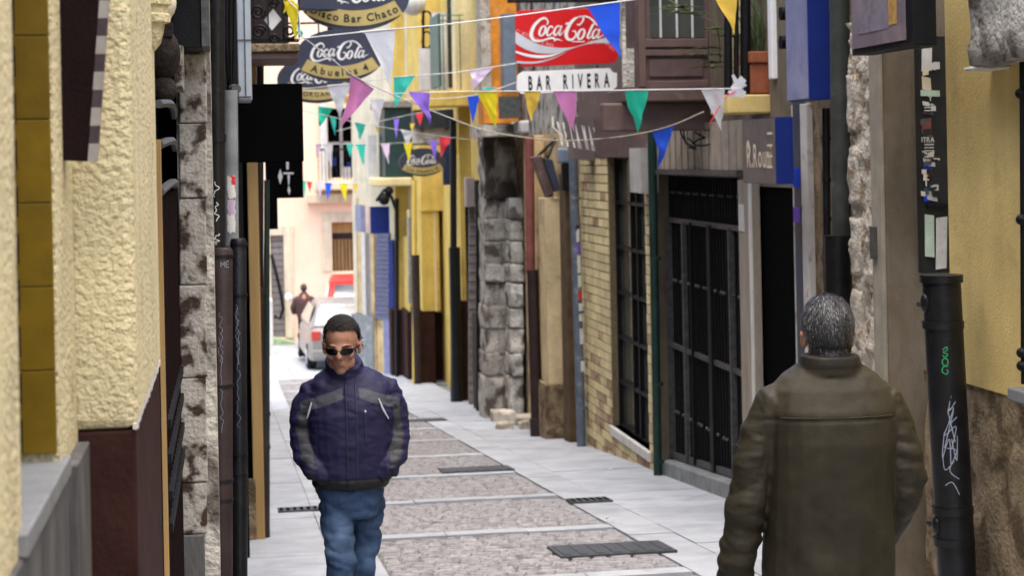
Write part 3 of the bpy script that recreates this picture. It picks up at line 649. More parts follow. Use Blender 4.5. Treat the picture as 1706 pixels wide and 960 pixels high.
CB('dark_canopy', M('dark canopy', (.035, .04, .045), .6, .4), b, 34.6, 690, 765, 182, 213, .6); CB('canopy_clutter', m_stone, b, 34.7, 692, 762, 213, 240, .45)
for (nm, lb, x, yt, yl, r) in [('drainpipe', 'brown drainpipe between the two yellow doorways', 692, 300, 425, .05), ('drainpipe', 'black drainpipe between the yellow doorway and the roller shutter', 757, 200, 412, .06)]:
    Y = 37.2 if x < 700 else 31.4; t = vpipe(nm, lb, Y, x - 2, x, yt, None, r, m_yellow if r < .055 else m_blackp); c = aY(x, yl, Y - .02); e = Vector((c.x, Y - .02, gz(Y)))
    t['group'] = 'drainpipes on the yellow house'; MB().tube([c, e], r * 1.7, 12).build('guard', m_brownp if r < .055 else m_blackp, t, smooth=True)
for (lb, x, yt, yb, r, mt) in [('dark drainpipe where the yellow house meets the blue shutter', 661, 330, None, .05, m_blackp), ('thin pale blue pipe with peeling paper on the yellow house', 682, 362, 505, .04, m_grey), ('black drainpipe at the corner of the ruined stone wall', 796, 300, None, .035, m_blackp)]:
    vpipe('drainpipe', lb, {661: 39.6, 682: 38.3}.get(x, 28.4), x, x + 1, yt, yb, r, mt)
# ---- ruined stone wall, orange upper floor
b, Ya, Yb = house('stone_house', 'ruined house of eroded stone blocks under an orange upper wall', XR + .12, 806, 876, m_stoneB)
rn = random.Random(4)
def rockbox(a, bb, amp, seed, n=5, f=7., rnd=.03):
    bm = bmesh.new(); bmesh.ops.create_cube(bm, size=1); bmesh.ops.subdivide_edges(bm, edges=bm.edges, cuts=n, use_grid_fill=True)
    a, bb = Vector(a), Vector(bb); c, s = (a + bb) / 2, bb - a; mb = MB()
    for v in bm.verts:
        q = v.co.copy(); k = 1 - rnd * max(0, (abs(q.x) + abs(q.y) + abs(q.z) - .95)); p = c + Vector((q.x * s.x, q.y * s.y, q.z * s.z)) * k
        v.co = p + noise.noise_vector(p * f + Vector((seed, 0, 0))) * amp
    bm.verts.index_update(); mb.add([v.co for v in bm.verts], [[v.index for v in f_.verts] for f_ in bm.faces]); bm.free(); return mb
def CR(nm, mat, Y, x0, x1, yt, yb, deep, seed, amp=.018, n=7, f=6.):
    p, q = aY(x0, (yt + (yb or 700)) / 2, Y), aY(x1, (yt + (yb or 700)) / 2, Y); z1 = aY((x0 + x1) / 2, yt, Y).z; z0 = aY((x0 + x1) / 2, yb, Y).z if yb else gz(Y) - .1
    return rockbox((p.x, Y, z0), (q.x, Y + deep, z1), amp, seed, n, f, .012).build(nm, mat, b, smooth='full')
ys = [330, 366, 402, 440, 472, 512, 548, 590, 628, None]
for i in range(len(ys) - 1):
    cut = 814 + [16, 34, 24, 38, 20, 30, 18, 36, 26][i]
    for j, (x0, x1) in enumerate(((809 + rn.uniform(-1, 1), cut), (cut, 852 + rn.uniform(-3, 3)))):
        CR('stone', [m_stone, m_stoneR, m_stone, m_stone][(i * 2 + j * 3) % 4], 26.4 + rn.uniform(-.012, .012), x0 + .12, x1 - .12, ys[i] + rn.uniform(-2, 2), ys[i + 1] + rn.uniform(-2, 2) if ys[i + 1] else None, .7, i * 9 + j, .02)
    CR('stone', m_stone, 25.7 + rn.uniform(-.05, .12), 850, 872, ys[i] + .8, ys[i + 1] - .8 if ys[i + 1] else None, .5, i * 5 + 60, .03)
CB('mortar', m_stone, b, 26.425, 809, 853, 330, None, .6); CR('stained_render', M('blotched render', (.46, .43, .37), .9, .4, 7, 1., 25, col2=(.09, .075, .06), amt=.5, s2=4.5, stretch=(1, 1, .5), dist=.03), 26.35, 808, 872, 226, 331, .7, 33, .04, 12)
for k in range(9):
    q = aG(rn.uniform(832, 880), rn.uniform(690, 722)); s = rn.uniform(.06, .16); rockbox(q - Vector((s, s, .03)), q + Vector((s, s, s)), .03, 90 + k, 3).build('rubble', m_stoneR, b, smooth='full')
CB('cornice', m_stone, b, 25.0, 806, 876, 207, 226, 1.5); CB('cornice', m_white, b, 24.4, 868, 945, 200, 221, 1.2, bevel=.03)
CB('upper_wall', m_orange, b, 25.3, 803, 860, -150, 205, .6); CB('upper_stone', m_stoneR, b, 25.25, 800, 816, -150, 150, .5)
CB('shutter', M('grey blue shutter', (.17, .21, .25), .5), b, 24.8, 839, 859, 22, 152, .3); CB('fern_box', M('dark stems', (.09, .10, .09), .7, .5, 30, 1., 40), b, 24.6, 836, 866, 160, 196, .3)
CB('pale_upper', m_white, b, 26, 860, 950, -60, 205, .3)
for x in (905, 955): CB('mullion', m_wood, b, 25.9, x, x + 16, -60, 200, .1)
# ---- red pipe and ochre doorway
vp = vpipe('drainpipe', 'red oxide drainpipe standing in a dark brown guard by the stone wall', 22.6, 882, 884, 226, 455, .06, m_redp)
c = aY(887, 450, 22.5); MB().tube([c, Vector((c.x + .02, 22.5, gz(22.5)))], .075, 14).build('guard', m_brownp, vp, smooth=True); MB().tube([Vector((c.x + .02, 22.48, gz(22.5) + .22)), Vector((c.x + .02, 22.46, gz(22.5)))], [.10, .095], 14).build('shoe', m_brownp, vp, smooth=True)
b, Ya, Yb = house('ochre_house', 'stained ochre plaster house with an open dark doorway', XR, 876, 971, m_ochre, [(911, 926, 300, 760), (945, 960, 300, 770)], top=aX(925, 222, XR).z)
bx('upper_wall', m_stone, b, (XR, Ya, aX(925, 222, XR).z + .002), (XR + .4, Yb, 5.6))
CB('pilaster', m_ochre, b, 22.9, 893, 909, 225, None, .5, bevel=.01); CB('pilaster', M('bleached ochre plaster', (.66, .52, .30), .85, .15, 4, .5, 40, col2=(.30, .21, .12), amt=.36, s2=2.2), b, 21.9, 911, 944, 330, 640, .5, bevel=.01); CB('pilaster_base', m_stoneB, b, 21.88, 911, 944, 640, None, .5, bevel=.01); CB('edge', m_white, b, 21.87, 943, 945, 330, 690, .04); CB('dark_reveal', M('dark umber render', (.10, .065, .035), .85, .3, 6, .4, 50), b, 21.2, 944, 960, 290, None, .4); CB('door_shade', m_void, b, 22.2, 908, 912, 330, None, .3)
Y0, Y1, z0, z1 = span(XR, 945, 960, 300, 770); bx('door', m_wood, b, (XR + .16, Y0, gz(Y1) - .1), (XR + .22, Y1, z1)); bx('doorstep', m_white, b, (XR - .05, Y0, gz(Y1) - .1), (XR + .15, Y1, gz(Y0) + .1), bevel=.01)
Y0, Y1, z0, z1 = span(XR, 911, 926, 300, 760); bx('door', m_ochre, b, (XR + .12, Y0, gz(Y1) - .1), (XR + .18, Y1, z1)); bx('doorstep', m_white, b, (XR - .05, Y0, gz(Y1) - .1), (XR + .11, Y1, gz(Y0) + .1), bevel=.01)
vp = vpipe('drainpipe', 'blue grey drainpipe plastered with torn stickers beside the brick wall', 20.55, 955, 975, 262, None, .055, m_bluep, rings=[(959, 330, .062), (965, 520, .062), (970, 680, .062)])
rn = random.Random(5)
for k, (py, h, mt) in enumerate([(392, 22, m_paper), (415, 16, PEN['purple']), (440, 30, m_paper), (468, 20, m_paperg), (492, 16, PEN['red']), (520, 30, m_paper), (560, 26, m_paper), (610, 18, m_paper), (380, 10, m_ink)]):
    px = 955 + 20 * (py - 262) / 500; mb = MB(); mb.grid(lambda u, v: on_pipe(px, py, 20.55, .055, (u - .55) * .075, (v - .5) * h / 145), 5, 1); mb.build('sticker', mt, vp)
for k, (p, lb) in enumerate([([(886, 262), (902, 258), (925, 318), (912, 330)], 'brown tilted floodlight panel on the ochre house'), ([(905, 262), (921, 266), (934, 316), (925, 320)], 'navy tilted floodlight panel behind the brown one')]):
    t = tag(MB().prism([aY(x, y, 21.9 - .1 * k) for x, y in p], (0, .18, 0)).build('floodlight', m_wood if k == 0 else m_signnavy, bevel=.01), lb, 'floodlight'); MB().tube([aY(p[0][0] + 8, 262, 22), aY(925, 232, 22.3), aY(940, 240, 22.6)], .02, 6).build('bracket', m_black, t)
t = thing('wall_lamp', 'grey blue wall lamp hanging from the ochre house', 'lamp', aY(942, 270, 21))
CB('hood', M('lamp grey', (.16, .20, .27), .4), t, 21, 932, 950, 246, 272, .18, bevel=.03); CB('body', m_black, t, 21.02, 937, 950, 272, 318, .12, bevel=.02); MB().tube([aY(940, 248, 21.1), aY(938, 228, 21.1), aY(921, 212, 21.3), aY(921, 195, 21.6)], .012, 6).build('cable', m_rope, t)
# ---- cream brick house
Bx0, Bx1 = 972, 1096
wop = (1017, 1079, 262, 728)
YB0, YB1 = aX(Bx1, 500, XR).y, aX(Bx0, 500, XR).y
W0, W1, wz0, wz1 = span(XR, *wop)
b, _, _ = house('brick_house', 'cream painted brick house with a tall black gridded window', XR, Bx0, Bx1, m_mortar, [wop])
course = .098; zt = aX(1030, 262, XR).z; z = gz(YB1) - .05; row = 0; rn = random.Random(11); nb = 0
while z < zt:
    Y = YB0 - (row % 2) * .14
    while Y < YB1:
        y0, y1 = max(Y, YB0), min(Y + .29, YB1); Y += .29
        zc = z + course / 2
        segs = [(y0, y1)]
        if wz0 - .02 < zc: segs = [(y0, min(y1, W0)), (max(y0, W1), y1)]
        for (p0, p1) in segs:
            if p1 - p0 < .04 or z + course < gz(p0): continue
            stain = rn.random() < (.35 if z < gz(p0) + .75 else .1)
            o = .012 + rn.uniform(-.003, .004); MB().box((XR - o, p0 + .006, z + .007), (XR + .02, p1 - .006, z + course - .006)).build('brick', m_brick2 if stain else m_brick, b); nb += 1
    z += course; row += 1
print('bricks', nb)
w = bx('window', m_void, b, (XR + .13, W0, wz0), (XR + .17, W1, wz1))
for k in range(7): z = wz0 + (wz1 - wz0) * k / 6.0; bx('glazing_bar', m_black if k % 2 else m_black, w, (XR + .075, W0, z - .018), (XR + .125, W1, z + .018))
for f in (0, .42, .58, 1): y = W0 + (W1 - W0) * f; bx('glazing_bar', m_black, w, (XR + .07, y - .02, wz0), (XR + .128, y + .02, wz1))
for r in range(6):
    for (f0, f1) in ((0, .42), (.58, 1)): bx('pane', m_glass, w, (XR + .115, W0 + (W1 - W0) * f0 + .03, wz0 + (wz1 - wz0) * r / 6 + .02), (XR + .122, W0 + (W1 - W0) * f1 - .03, wz0 + (wz1 - wz0) * (r + 1) / 6 - .02))
bx('window_sill', m_white, b, (XR - .035, W0 - .05, wz0 - .1), (XR + .12, W1 + .05, wz0), bevel=.01)
bx('upper_wall', m_wood, b, (XR - .02, YB0 + .02, zt), (XR - .002, YB1 - .02, 5.4))
t = thing('meter_box', 'white and grey meter box on the corner of the brick house', 'box', aX(1078, 322, XR - .1)); FB('case', M('pale meter case', (.42, .41, .38), .6), t, XR, 1077, 1097, 246, 320, .17); CB('lid', m_signwhite, t, 17.6, 1066, 1077, 243, 322, .12, bevel=.01)
vpipe('drainpipe', 'dark green drainpipe between the brick house and the iron gate', 16.75, 1085, 1099, 165, None, .042, M('bottle green', (.015, .035, .03), .4, .3), rings=[(1093, 430, .05), (1097, 640, .05), (1100, 770, .05)])
# ---- gated shop
b, Ya, Yb = house('gated_shop', 'shop with ribbed beige metal fascia above an iron gate', XR, 1096, 1243, m_greyplaster, [(1101, 1238, 284, 1000)])
n = 26; Y0, Y1, z0, z1 = span(XR, 1098, 1240, 205, 282)
for k in range(n): bx('fascia_rib', m_beige, b, (XR - .03 - .012 * (k % 2), Y0 + (Y1 - Y0) * k / n, z0), (XR - .001, Y0 + (Y1 - Y0) * (k + 1) / n - .012, z1))
bx('fascia_rail', m_steel, b, (XR - .07, Y0, z0 - .05), (XR - .001, Y1, z0 - .002))
MB().hexa([(x, y, gz(y) - .15) for x, y in ((XR - .04, Ya + .05), (XR + .3, Ya + .05), (XR + .3, Yb - .06), (XR - .04, Yb - .06))] + [(x, y, gz(y) + .13) for x, y in ((XR - .04, Ya + .05), (XR + .3, Ya + .05), (XR + .3, Yb - .06), (XR - .04, Yb - .06))]).build('threshold', m_grey, b, bevel=.01)
gt = thing('iron_gate', 'tall black iron gate of close bars with grey worn rails', 'gate', (XR + .1, (Ya + Yb) / 2, gz((Ya + Yb) / 2)))
G0, G1, gb, gtz = span(XR, 1102, 1238, 286, 1000)
zmid, ztr = aX(1170, 604, XR).z, aX(1170, 376, XR).z
bx('backing', m_void, gt, (XR + .2, G0, gz(G1) - .1), (XR + .24, G1, gtz))
nb = 30
for k in range(nb + 1):
    y = G0 + (G1 - G0) * k / nb; MB().tube([(XR + .12, y, gz(y) + .2), (XR + .12, y, ztr)], .011, 6).build('bar', m_black, gt); MB().tube([(XR + .12, y, ztr), (XR + .12, y, gtz)], .011, 6).build('bar', m_black, gt)
def grail(z, h, mt, slope=False): 
    MB().box((XR + .09, G0, z - h), (XR + .15, G1, z + h)).build('rail', mt, gt)
for z, h, mt in ((ztr, .022, m_steel), (zmid, .022, m_steel), (gtz - .03, .02, m_steel)): grail(z, h, mt)
MB().hexa([(XR + .09, G0, gz(G0) + .14), (XR + .15, G0, gz(G0) + .14), (XR + .15, G1, gz(G1) + .14), (XR + .09, G1, gz(G1) + .14), (XR + .09, G0, gz(G0) + .2), (XR + .15, G0, gz(G0) + .2), (XR + .15, G1, gz(G1) + .2), (XR + .09, G1, gz(G1) + .2)]).build('rail', m_steel, gt)
for f, wd, mt in ((.0, .02, m_steel), (.22, .018, m_steel), (.32, .015, m_black), (.55, .05, m_black), (.78, .016, m_steel), (1, .02, m_steel)):
    y = G1 + (G0 - G1) * (f if f <= 1 else 1); bx('stile', mt, gt, (XR + .07, y - wd, gz(y) + .15), (XR + .155, y + wd, ztr))
for z in (aX(1170, 325, XR).z, aX(1170, 485, XR).z, aX(1170, 722, XR).z):
    for k in range(nb):
        if k % 3 != 2: y = G0 + (G1 - G0) * (k + .5) / nb; MB().ell((XR + .105, y, z), (.016, .02, .016), u=8, v=6).build('rivet', m_steel, gt, smooth=True)
# ---- dark doorway
b, Ya, Yb = house('dark_entrance', 'dark open entrance with a grey timber frame beside the gate', XR, 1243, 1345, m_greyplaster, [(1268, 1332, 312, 1000)], thick=.6)
FB('door_frame', M('grey timber', (.33, .28, .22), .7, .18, 8, .3, 50, stretch=(1, 1, .2)), b, XR, 1243, 1267, 300, None, .06); FB('door_frame', m_signnavy, b, XR, 1333, 1344, 165, None, .05)
FB('door_edge', m_white, b, XR, 1262, 1266, 300, None, .07); FB('notice', m_paper, b, XR, 1244, 1252, 340, 385, .066); FB('notice', PEN['blue'], b, XR, 1334, 1344, 280, 312, .06); FB('notice', PEN['purple'], b, XR, 1334, 1344, 345, 370, .056)
bx('door', m_void, b, (XR + .02, Ya + .05, gz(Yb) - .2), (XR + .08, Yb - .02, aX(1300, 312, XR).z + .05)); bx('doorstep', m_white, b, (XR - .06, Ya + .2, gz(Yb) - .2), (XR + .3, Yb - .25, gz(Ya) + .03))  # door: near-black sheet across the opening, painted as the shade inside
CB('lintel', m_yellow2, b, 13.2, 1212, 1310, 157, 188, .5, bevel=.012); CB('upper_wall', m_pale, b, 13.9, 1235, 1300, -250, 157, .3); CB('pale_pier', m_white, b, 12.9, 1325, 1345, 165, 480, .3)
CB('blind', m_signwhite, b, 13.0, 1284, 1309, -150, 131, .1, bevel=.01)
for x, wd in ((1206, 14), (1222, 9), (1233, 18)): tag(MB().tube([aY(x + wd / 2, -160, 13.3), aY(x + wd / 2, 156, 13.3)], wd / 2 / 225, 10).build('cable_duct', m_black, smooth=True), {1206: 'slim black duct nearest the wooden bay window', 1222: 'thinnest black duct between its two neighbours', 1233: 'thickest black duct beside the terracotta planter'}[x], 'duct')
t = thing('planter', 'terracotta planter with spiky grass-like plants on the yellow ledge', 'planter', aY(1268, 156, 13.25))
CB('pot', m_terra, t, 13.22, 1252, 1284, 104, 155, .3, bevel=.01); CB('rim', m_terra, t, 13.2, 1250, 1286, 85, 104, .34, bevel=.008)
rn = random.Random(9)
def blades(mb, c, n, L, sp, wd, up=.8):
    for k in range(n):
        a = rn.uniform(0, 6.28); d = Vector((math.cos(a) * sp, math.sin(a) * sp, up)).normalized(); l = L * rn.uniform(.6, 1.1); s = Vector((-math.sin(a), math.cos(a), 0)) * wd
        p0 = c + Vector((rn.uniform(-.05, .05), rn.uniform(-.05, .05), 0)); p1 = p0 + d * l * .6; p2 = p0 + d * l + Vector((math.cos(a) * sp * l * .35, math.sin(a) * sp * l * .35, -l * .15))
        mb.add([p0 - s, p0 + s, p1 + s, p1 - s, p2], [(0, 1, 2, 3), (3, 2, 4)])
mb = MB()
for x in (1256, 1264, 1272, 1280): blades(mb, aY(x, 86, 13.35), 16, .5, .25, .007)
mb.build('plants', m_leaf, t)
t = thing('trailing_plant', 'straggling leafy branch hanging beside the brown bay window', 'plant', aY(1232, 120, 14))
MB().tube([aY(*p, 14) for p in ((1110, -4), (1150, 20), (1190, 36), (1198, 60), (1200, 100), (1185, 105))], .006, 5).build('stem', m_dryleaf, t)
mb = MB()
for px, py in ((1202, 48), (1212, 60), (1175, 92), (1170, 80), (1190, 104), (1180, 112), (1130, 12), (1142, 22)): blades(mb, aY(px, py, 14), 22, .21, .9, .016, .1)
mb.build('leaves', m_leaf, t)
# ---- brown timber bay window
b = thing('bay_window', 'brown painted timber bay window with panels above the iron gate', 'bay window', aY(1130, 172, 14.9))
CB('frame', m_wood, b, 14.9, 1058, 1198, -260, 170, .6); CB('sill', m_wood, b, 14.8, 1042, 1212, 146, 168, .75, bevel=.01); CB('base', m_wood, b, 14.95, 1004, 1208, 170, 218, .12, bevel=.02)
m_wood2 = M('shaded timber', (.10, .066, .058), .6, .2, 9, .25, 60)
for (x0, x1, yt, yb) in ((1062, 1074, -200, 145), (1180, 1198, -200, 145)): CB('stile', m_wood, b, 14.86, x0, x1, yt, yb, .05, bevel=.006)
CB('rail', m_wood, b, 14.865, 1074, 1180, 64, 78, .05, bevel=.006); CB('rail', m_wood, b, 14.865, 1074, 1180, 82, 92, .05, bevel=.004); CB('rail', m_wood, b, 14.865, 1074, 1180, 134, 146, .05, bevel=.006)
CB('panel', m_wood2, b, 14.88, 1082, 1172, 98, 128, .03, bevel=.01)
CB('window', m_glass, b, 14.893, 1082, 1172, -120, 62, .02)
for x in (1098, 1125, 1151): CB('window_bar', m_white, b, 14.875, x, x + 3, -120, 62, .02)
CB('side_rail', m_stone, b, 14.9, 1037, 1042, -40, 145, .05); CB('side_rail', m_stone, b, 15, 1042, 1058, 80, 145, .1); CB('side_panel', m_stoneR, b, 15.3, 1034, 1058, -60, 80, .1)
mb = MB(); rn = random.Random(2)
for k in range(9):
    x = rn.uniform(1120, 1210); pts = [(x, 216)]; 
    for j in range(5): pts.append((pts[-1][0] + rn.uniform(-14, 18), pts[-1][1] + rn.uniform(-4, 18)))
    mb.tube([aY(px, py, 14.85) for px, py in pts], .008, 5)
tag(mb.build('cable_tangle', m_black, smooth=True), 'tangled black wires hanging under the timber bay window', 'cable')
# ---- signs on the right
t = thing('box_sign', 'brown box sign with pale script lettering and a blue end', 'sign', aX(1266, 310, 3.62))
FB('case', m_blue, t, 3.64, 1240, 1293, 197, 306, .0, .12); FB('face', m_signbrown, t, 3.64, 1239.5, 1292, 198, 305, .01)
mb = MB(); O = aX(1264, 258, 3.628); put_text(mb, 'R.Rouni', O, (0, -1, 0), (0, 0, 1), .17, .012, .72); mb.build('lettering', m_letter, t)
for k, y in enumerate((220, 240, 258, 276)): FB('small_print', m_letter, t, 3.64, 1281, 1289, y, y + 4, .013)
mb = MB(); ribbon(mb, [(0, -.05, .02), (.03, .03, .03), (.0, .09, .03), (-.04, .06, .025), (-.03, -.08, .02)], lambda x, y: Vector((3.625, aX(1246, 258, 3.62).y - x, O.z + y))); mb.build('lettering', m_letter, t)
t = thing('box_sign', 'blue box sign with a faded lilac face high over the entrance', 'sign', aX(1345, 168, 3.75))
FB('case', m_blue, t, 3.78, 1312, 1345, -170, 168, .0, .15, bevel=.004); FB('face', m_lilac, t, 3.78, 1311, 1344, -170, 166, .012)
for y in (90, 150): MB().ell(aY(1356, y, aX(1345, 100, 3.78).y - .004), (.012, .008, .012), u=10, v=6).build('screw', m_steel, t)
for y in (22, 70): tag(MB().tube([aY(1309, y, 12.6), aY(1300, y, 12.6)], .05, 10).build('insulator', m_black, smooth=True), 'black round fixing on the edge of the blue box sign' if y == 22 else 'lower black round fixing beside the blue box sign', 'fixing')
t = thing('box_sign', 'purple grey glossy box sign above the stained brown pier', 'sign', aX(1470, 95, 3.3))
FB('case', m_black, t, 3.3, 1417, 1520, -140, 84, .0, .12, bevel=.004); FB('face', m_purple, t, 3.3, 1421, 1508, -140, 74, .012); FB('poster', M('painted orange reflection', (.42, .23, .06), .4, .3, 20), t, 3.3, 1484, 1497, -60, 40, .015); FB('poster', M('painted violet reflection', (.2, .17, .2), .35, .3, 12), t, 3.3, 1432, 1482, -80, 52, .015)  # poster panels: faint orange and violet reflections painted onto the glossy face
# ---- stained stone house with pier
b, Ya, Yb = house('pier_house', 'old stone house with stained render pier and marble strip', XR, 1345, 1480, m_stoneB, Y0=9.7)
CB('marble_pilaster', m_marble, b, 12.2, 1346, 1374, 172, None, .35, bevel=.006)
mb = MB(); s0, s1, z0, z1 = span(3.62, 1416, 1464, 90, None)
def rough(u, v):
    y = s0 + (s1 - s0) * u; z = z0 - .5 + (z1 - z0 + .7) * v; q = Vector((0, y * 1.0, z)); d = noise.fractal(q * 5, .9, 2, 5) * .032 + noise.noise(q * 30) * .012
    return (3.62 + d, y + .02 * noise.noise(q * 6), z)
mb.grid(rough, 40, 260).build('eroded_stone', m_stoneR, b, smooth='full'); bx('stone_core', m_stoneR, b, (3.70, s0 + .02, z0 - .5), (4.04, s1 - .02, 5.2))
for k in range(7): 
    z = z1 - .3 - k * .42; rockbox((3.605, s0 + .28 + .05 * (k % 2), z - .15), (3.74, s1 + .01, z + .19), .018, 40 + k, 8, 12.).build('stone', m_stoneR, b, smooth='full')
p0, p1 = aY(1480, 500, 9.6), aY(1553, 500, 9.6)
bx('pier', m_greyplaster, b, (p0.x, 9.6, gz(9.6) - .2), (p1.x + .35, 9.78, 5.2), bevel=.008)
bx('pier_edge', M('pale pier edge', (.33, .29, .22), .8, .15, 8), b, (p0.x - .02, 9.625, gz(9.6) - .2), (p0.x + .02, 9.79, 5.19), bevel=.006)
CB('door_handle_plate', m_steel, b, 9.7, 1455, 1461, 378, 432, .06)
b2 = thing('poster_board', 'black board layered with torn stickers and leaflets beside the pier', 'board', aY(1557, 452, 9.42))
CB('board', m_board, b2, 9.42, 1533, 1590, 60, 455, .06); CB('trim', m_black, b2, 9.40, 1545, 1592, 340, 346, .03)
MB().tube([aY(1590, 343, 9.41), aY(1598, 343, 9.41)], [.012, .001], 8).build('trim_point', m_black, b2)
for k, (x0, x1, y0, y1, mt) in enumerate([(1536, 1552, 80, 118, m_paper), (1536, 1552, 128, 150, m_letter), (1534, 1566, 150, 160, m_paperg), (1537, 1555, 170, 190, m_steel), (1536, 1551, 197, 222, m_redp), (1538, 1553, 262, 282, PEN['blue']), (1538, 1553, 284, 300, m_ink), (1537, 1549, 288, 293, PEN['red']), (1540, 1560, 312, 335, PEN['blue']), (1544, 1562, 316, 334, m_paper), (1541, 1557, 358, 428, m_paperg), (1560, 1577, 362, 448, m_paper)]):
    t_ = rn.uniform(-2, 2); MB().prism([aY(*p_, 9.414 - .0008 * k) for p_ in ((x0, y0 + t_), (x1 + t_, y0 - t_), (x1, y1 - t_), (x0 - t_ * .5, y1 + t_))], (0, .004, 0)).build('sticker', mt, b2)
for k in range(34):
    x0, y0 = rn.uniform(1534, 1556), rn.choice((rn.uniform(70, 335), rn.uniform(100, 330))); wd, ht = rn.uniform(6, 14), rn.uniform(3, 13); t_ = rn.uniform(-1.5, 1.5); d_ = 9.4045 - .0003 * k
    MB().prism([aY(*p_, d_) for p_ in ((x0, y0 + t_), (x0 + wd + t_, y0 - t_), (x0 + wd, y0 + ht - t_), (x0 - t_, y0 + ht + t_))], (0, .0002, 0)).build('sticker', rn.choice((m_paper, m_paper, m_steel, m_ink, m_letter, m_board, m_board)), b2)
mb = MB(); put_text(mb, 'ITRA', aY(1546, 232, 9.392), (1, 0, 0), (0, 0, 1), .028, .02, .8); put_text(mb, 'T', aY(1543, 304, 9.392), (1, 0, 0), (0, 0, 1), .04, .02); put_text(mb, 'Y', aY(1550, 163, 9.392), (1, 0, 0), (0, 0, 1), .03, .01)
for y in (173, 178, 183, 240, 245, 250, 255, 260): put_text(mb, 'MUSICA', aY(1548, y, 9.402), (1, 0, 0), (0, 0, 1), .009, .005, .8) if False else mb.box(aY(1540, y, 9.392), aY(1556, y + 1.4, 9.3925))
mb.build('lettering', m_paper, b2)
vpipe('drainpipe', 'dark greenish pipe running down into a black guard by the eroded stone', 10.9, 1397, 1402, -200, 392, .062, m_greenp)
tp = vpipe('drainpipe', 'black square-topped pipe guard behind the olive-jacketed man', 10.85, 1396, 1402, 392, None, .085, m_blackp)
vpipe('drainpipe', 'thin black corrugated pipe next to the marble strip', 11.6, 1376, 1382, 180, None, .026, m_blackp, rings=[(1377, 230, .032), (1378, 300, .032), (1379, 365, .032), (1380, 440, .032)])
tp = vpipe('drainpipe', 'thick black cast iron pipe scrawled with green and white graffiti', 8.6, 1568, 1594, 466, None, .096, m_blackp, rings=[(1568, 464, .108), (1571, 541, .104), (1587, 850, .104), (1589, 902, .104)], brackets=[(1545, 510), (1562, 880)], seg=28)
for q in ((1541, 505), (1560, 877)): MB().ell(aY(q[0], q[1], 8.6), (.022, .04, .05), u=10, v=8).build('bolt', m_blackp, tp, smooth=True)
def GP(x, y): return lambda u, v: on_pipe(x, y, 8.6, .096, u - .028, v)
mb = MB()
ribbon(mb, [(-.012, .03, .0058), (.008, .045, .0058), (.01, .03, .0058), (-.008, .018, .0058), (.012, .008, .0058), (.0, -.006, .0058), (-.012, .004, .0058)], GP(1574.5, 590))
ribbon(mb, [(.014 * math.cos(a) , -.03 + .018 * math.sin(a), .0058) for a in [.55 * k for k in range(13)]], GP(1574.5, 590)); ribbon(mb, [(.014, -.05, .0058), (-.01, -.055, .0058), (-.014, -.08, .0058), (.005, -.09, .0058), (.014, -.075, .0058), (.004, -.07, .0058)], GP(1574.5, 590))
mb.build('graffiti', m_greenm, tp)
mb = MB()
for st in ([(-.02, .09), (.01, .12), (.0, .07), (.03, .1)], [(-.025, .06), (.02, .08), (.0, .03), (.035, .05)], [(.0, .03), (-.02, -.01), (.03, .02), (.01, -.05)], [(-.02, .0), (-.03, -.08), (.0, -.02), (.005, -.1)], [(.01, -.02), (.03, -.09), (.035, -.01)], [(-.01, -.05), (.03, -.06), (.0, -.12), (.04, -.15)], [(-.03, -.06), (-.02, -.12), (.02, -.09)], [(-.02, -.17), (.01, -.16), (.04, -.2)], [(-.015, .11), (.025, -.03)], [(.02, .07), (-.02, -.05)]):
    ribbon(mb, [(x * 1.15, y * 1.55 - .02, .0045) for x, y in st], GP(1581, 710), 6)
mb.build('graffiti', m_chalk, tp)
# ---- near yellow house
XN = 3.72
b = thing('ochre_yellow_house', 'ochre yellow rendered house over a stained stone base, with stone corbel', 'building', (XN + .4, 8, gz(8)))
zs = aX(1640, 648, XN).z
bx('wall', m_yellow2, b, (XN, -4, zs), (XN + .6, 9.0, 5.2)); mb = MB()
mb.grid(lambda u, v: (XN + .012 + .03 * noise.fractal(Vector((u * 30, v * 5, 1)), 1, 2, 4), -4 + 13.42 * u, -1.6 + (zs + 1.6) * v), 200, 40).build('stone_base', m_stoneB, b, smooth='full'); bx('base_core', m_stoneB, b, (XN + .06, -4, -1.6), (XN + .6, 9.41, zs - .001))
c0, c1, cz0, cz1 = span(3.55, 1622, 1760, -120, 100)
rockbox((3.52, c0, cz0), (XN + .02, c1, cz1), .025, 77, 8, 9.).build('corbel', m_stone, b, smooth='full'); FB('corbel_lip', m_white, b, 3.6, 1614, 1645, 110, 117, .03, .12, bevel=.01)
FB('window_sill', m_sill, b, 3.6, 1678, 1790, 662, 684, .0, .15, bevel=.008)
t = thing('window_grille', 'black turned iron bar of a window grille under the stone corbel', 'grille', aX(1702, 600, 3.6)); q0, q1 = aX(1703, 60, 3.62), aX(1706, 640, 3.62)
MB().tube([q0, q1], .014, 10).build('bar', m_black, t, smooth=True)
for py in (155, 365, 588, 610): q = q0.lerp(q1, (py - 60) / 580); MB().ell(q, (.035, .035, .028), u=14, v=8).build('knob', m_black, t, smooth=True)
MB().tube([q0 + Vector((0, -.16, 0)), q1 + Vector((0, -.16, 0))], .014, 10).build('bar', m_black, t, smooth=True)
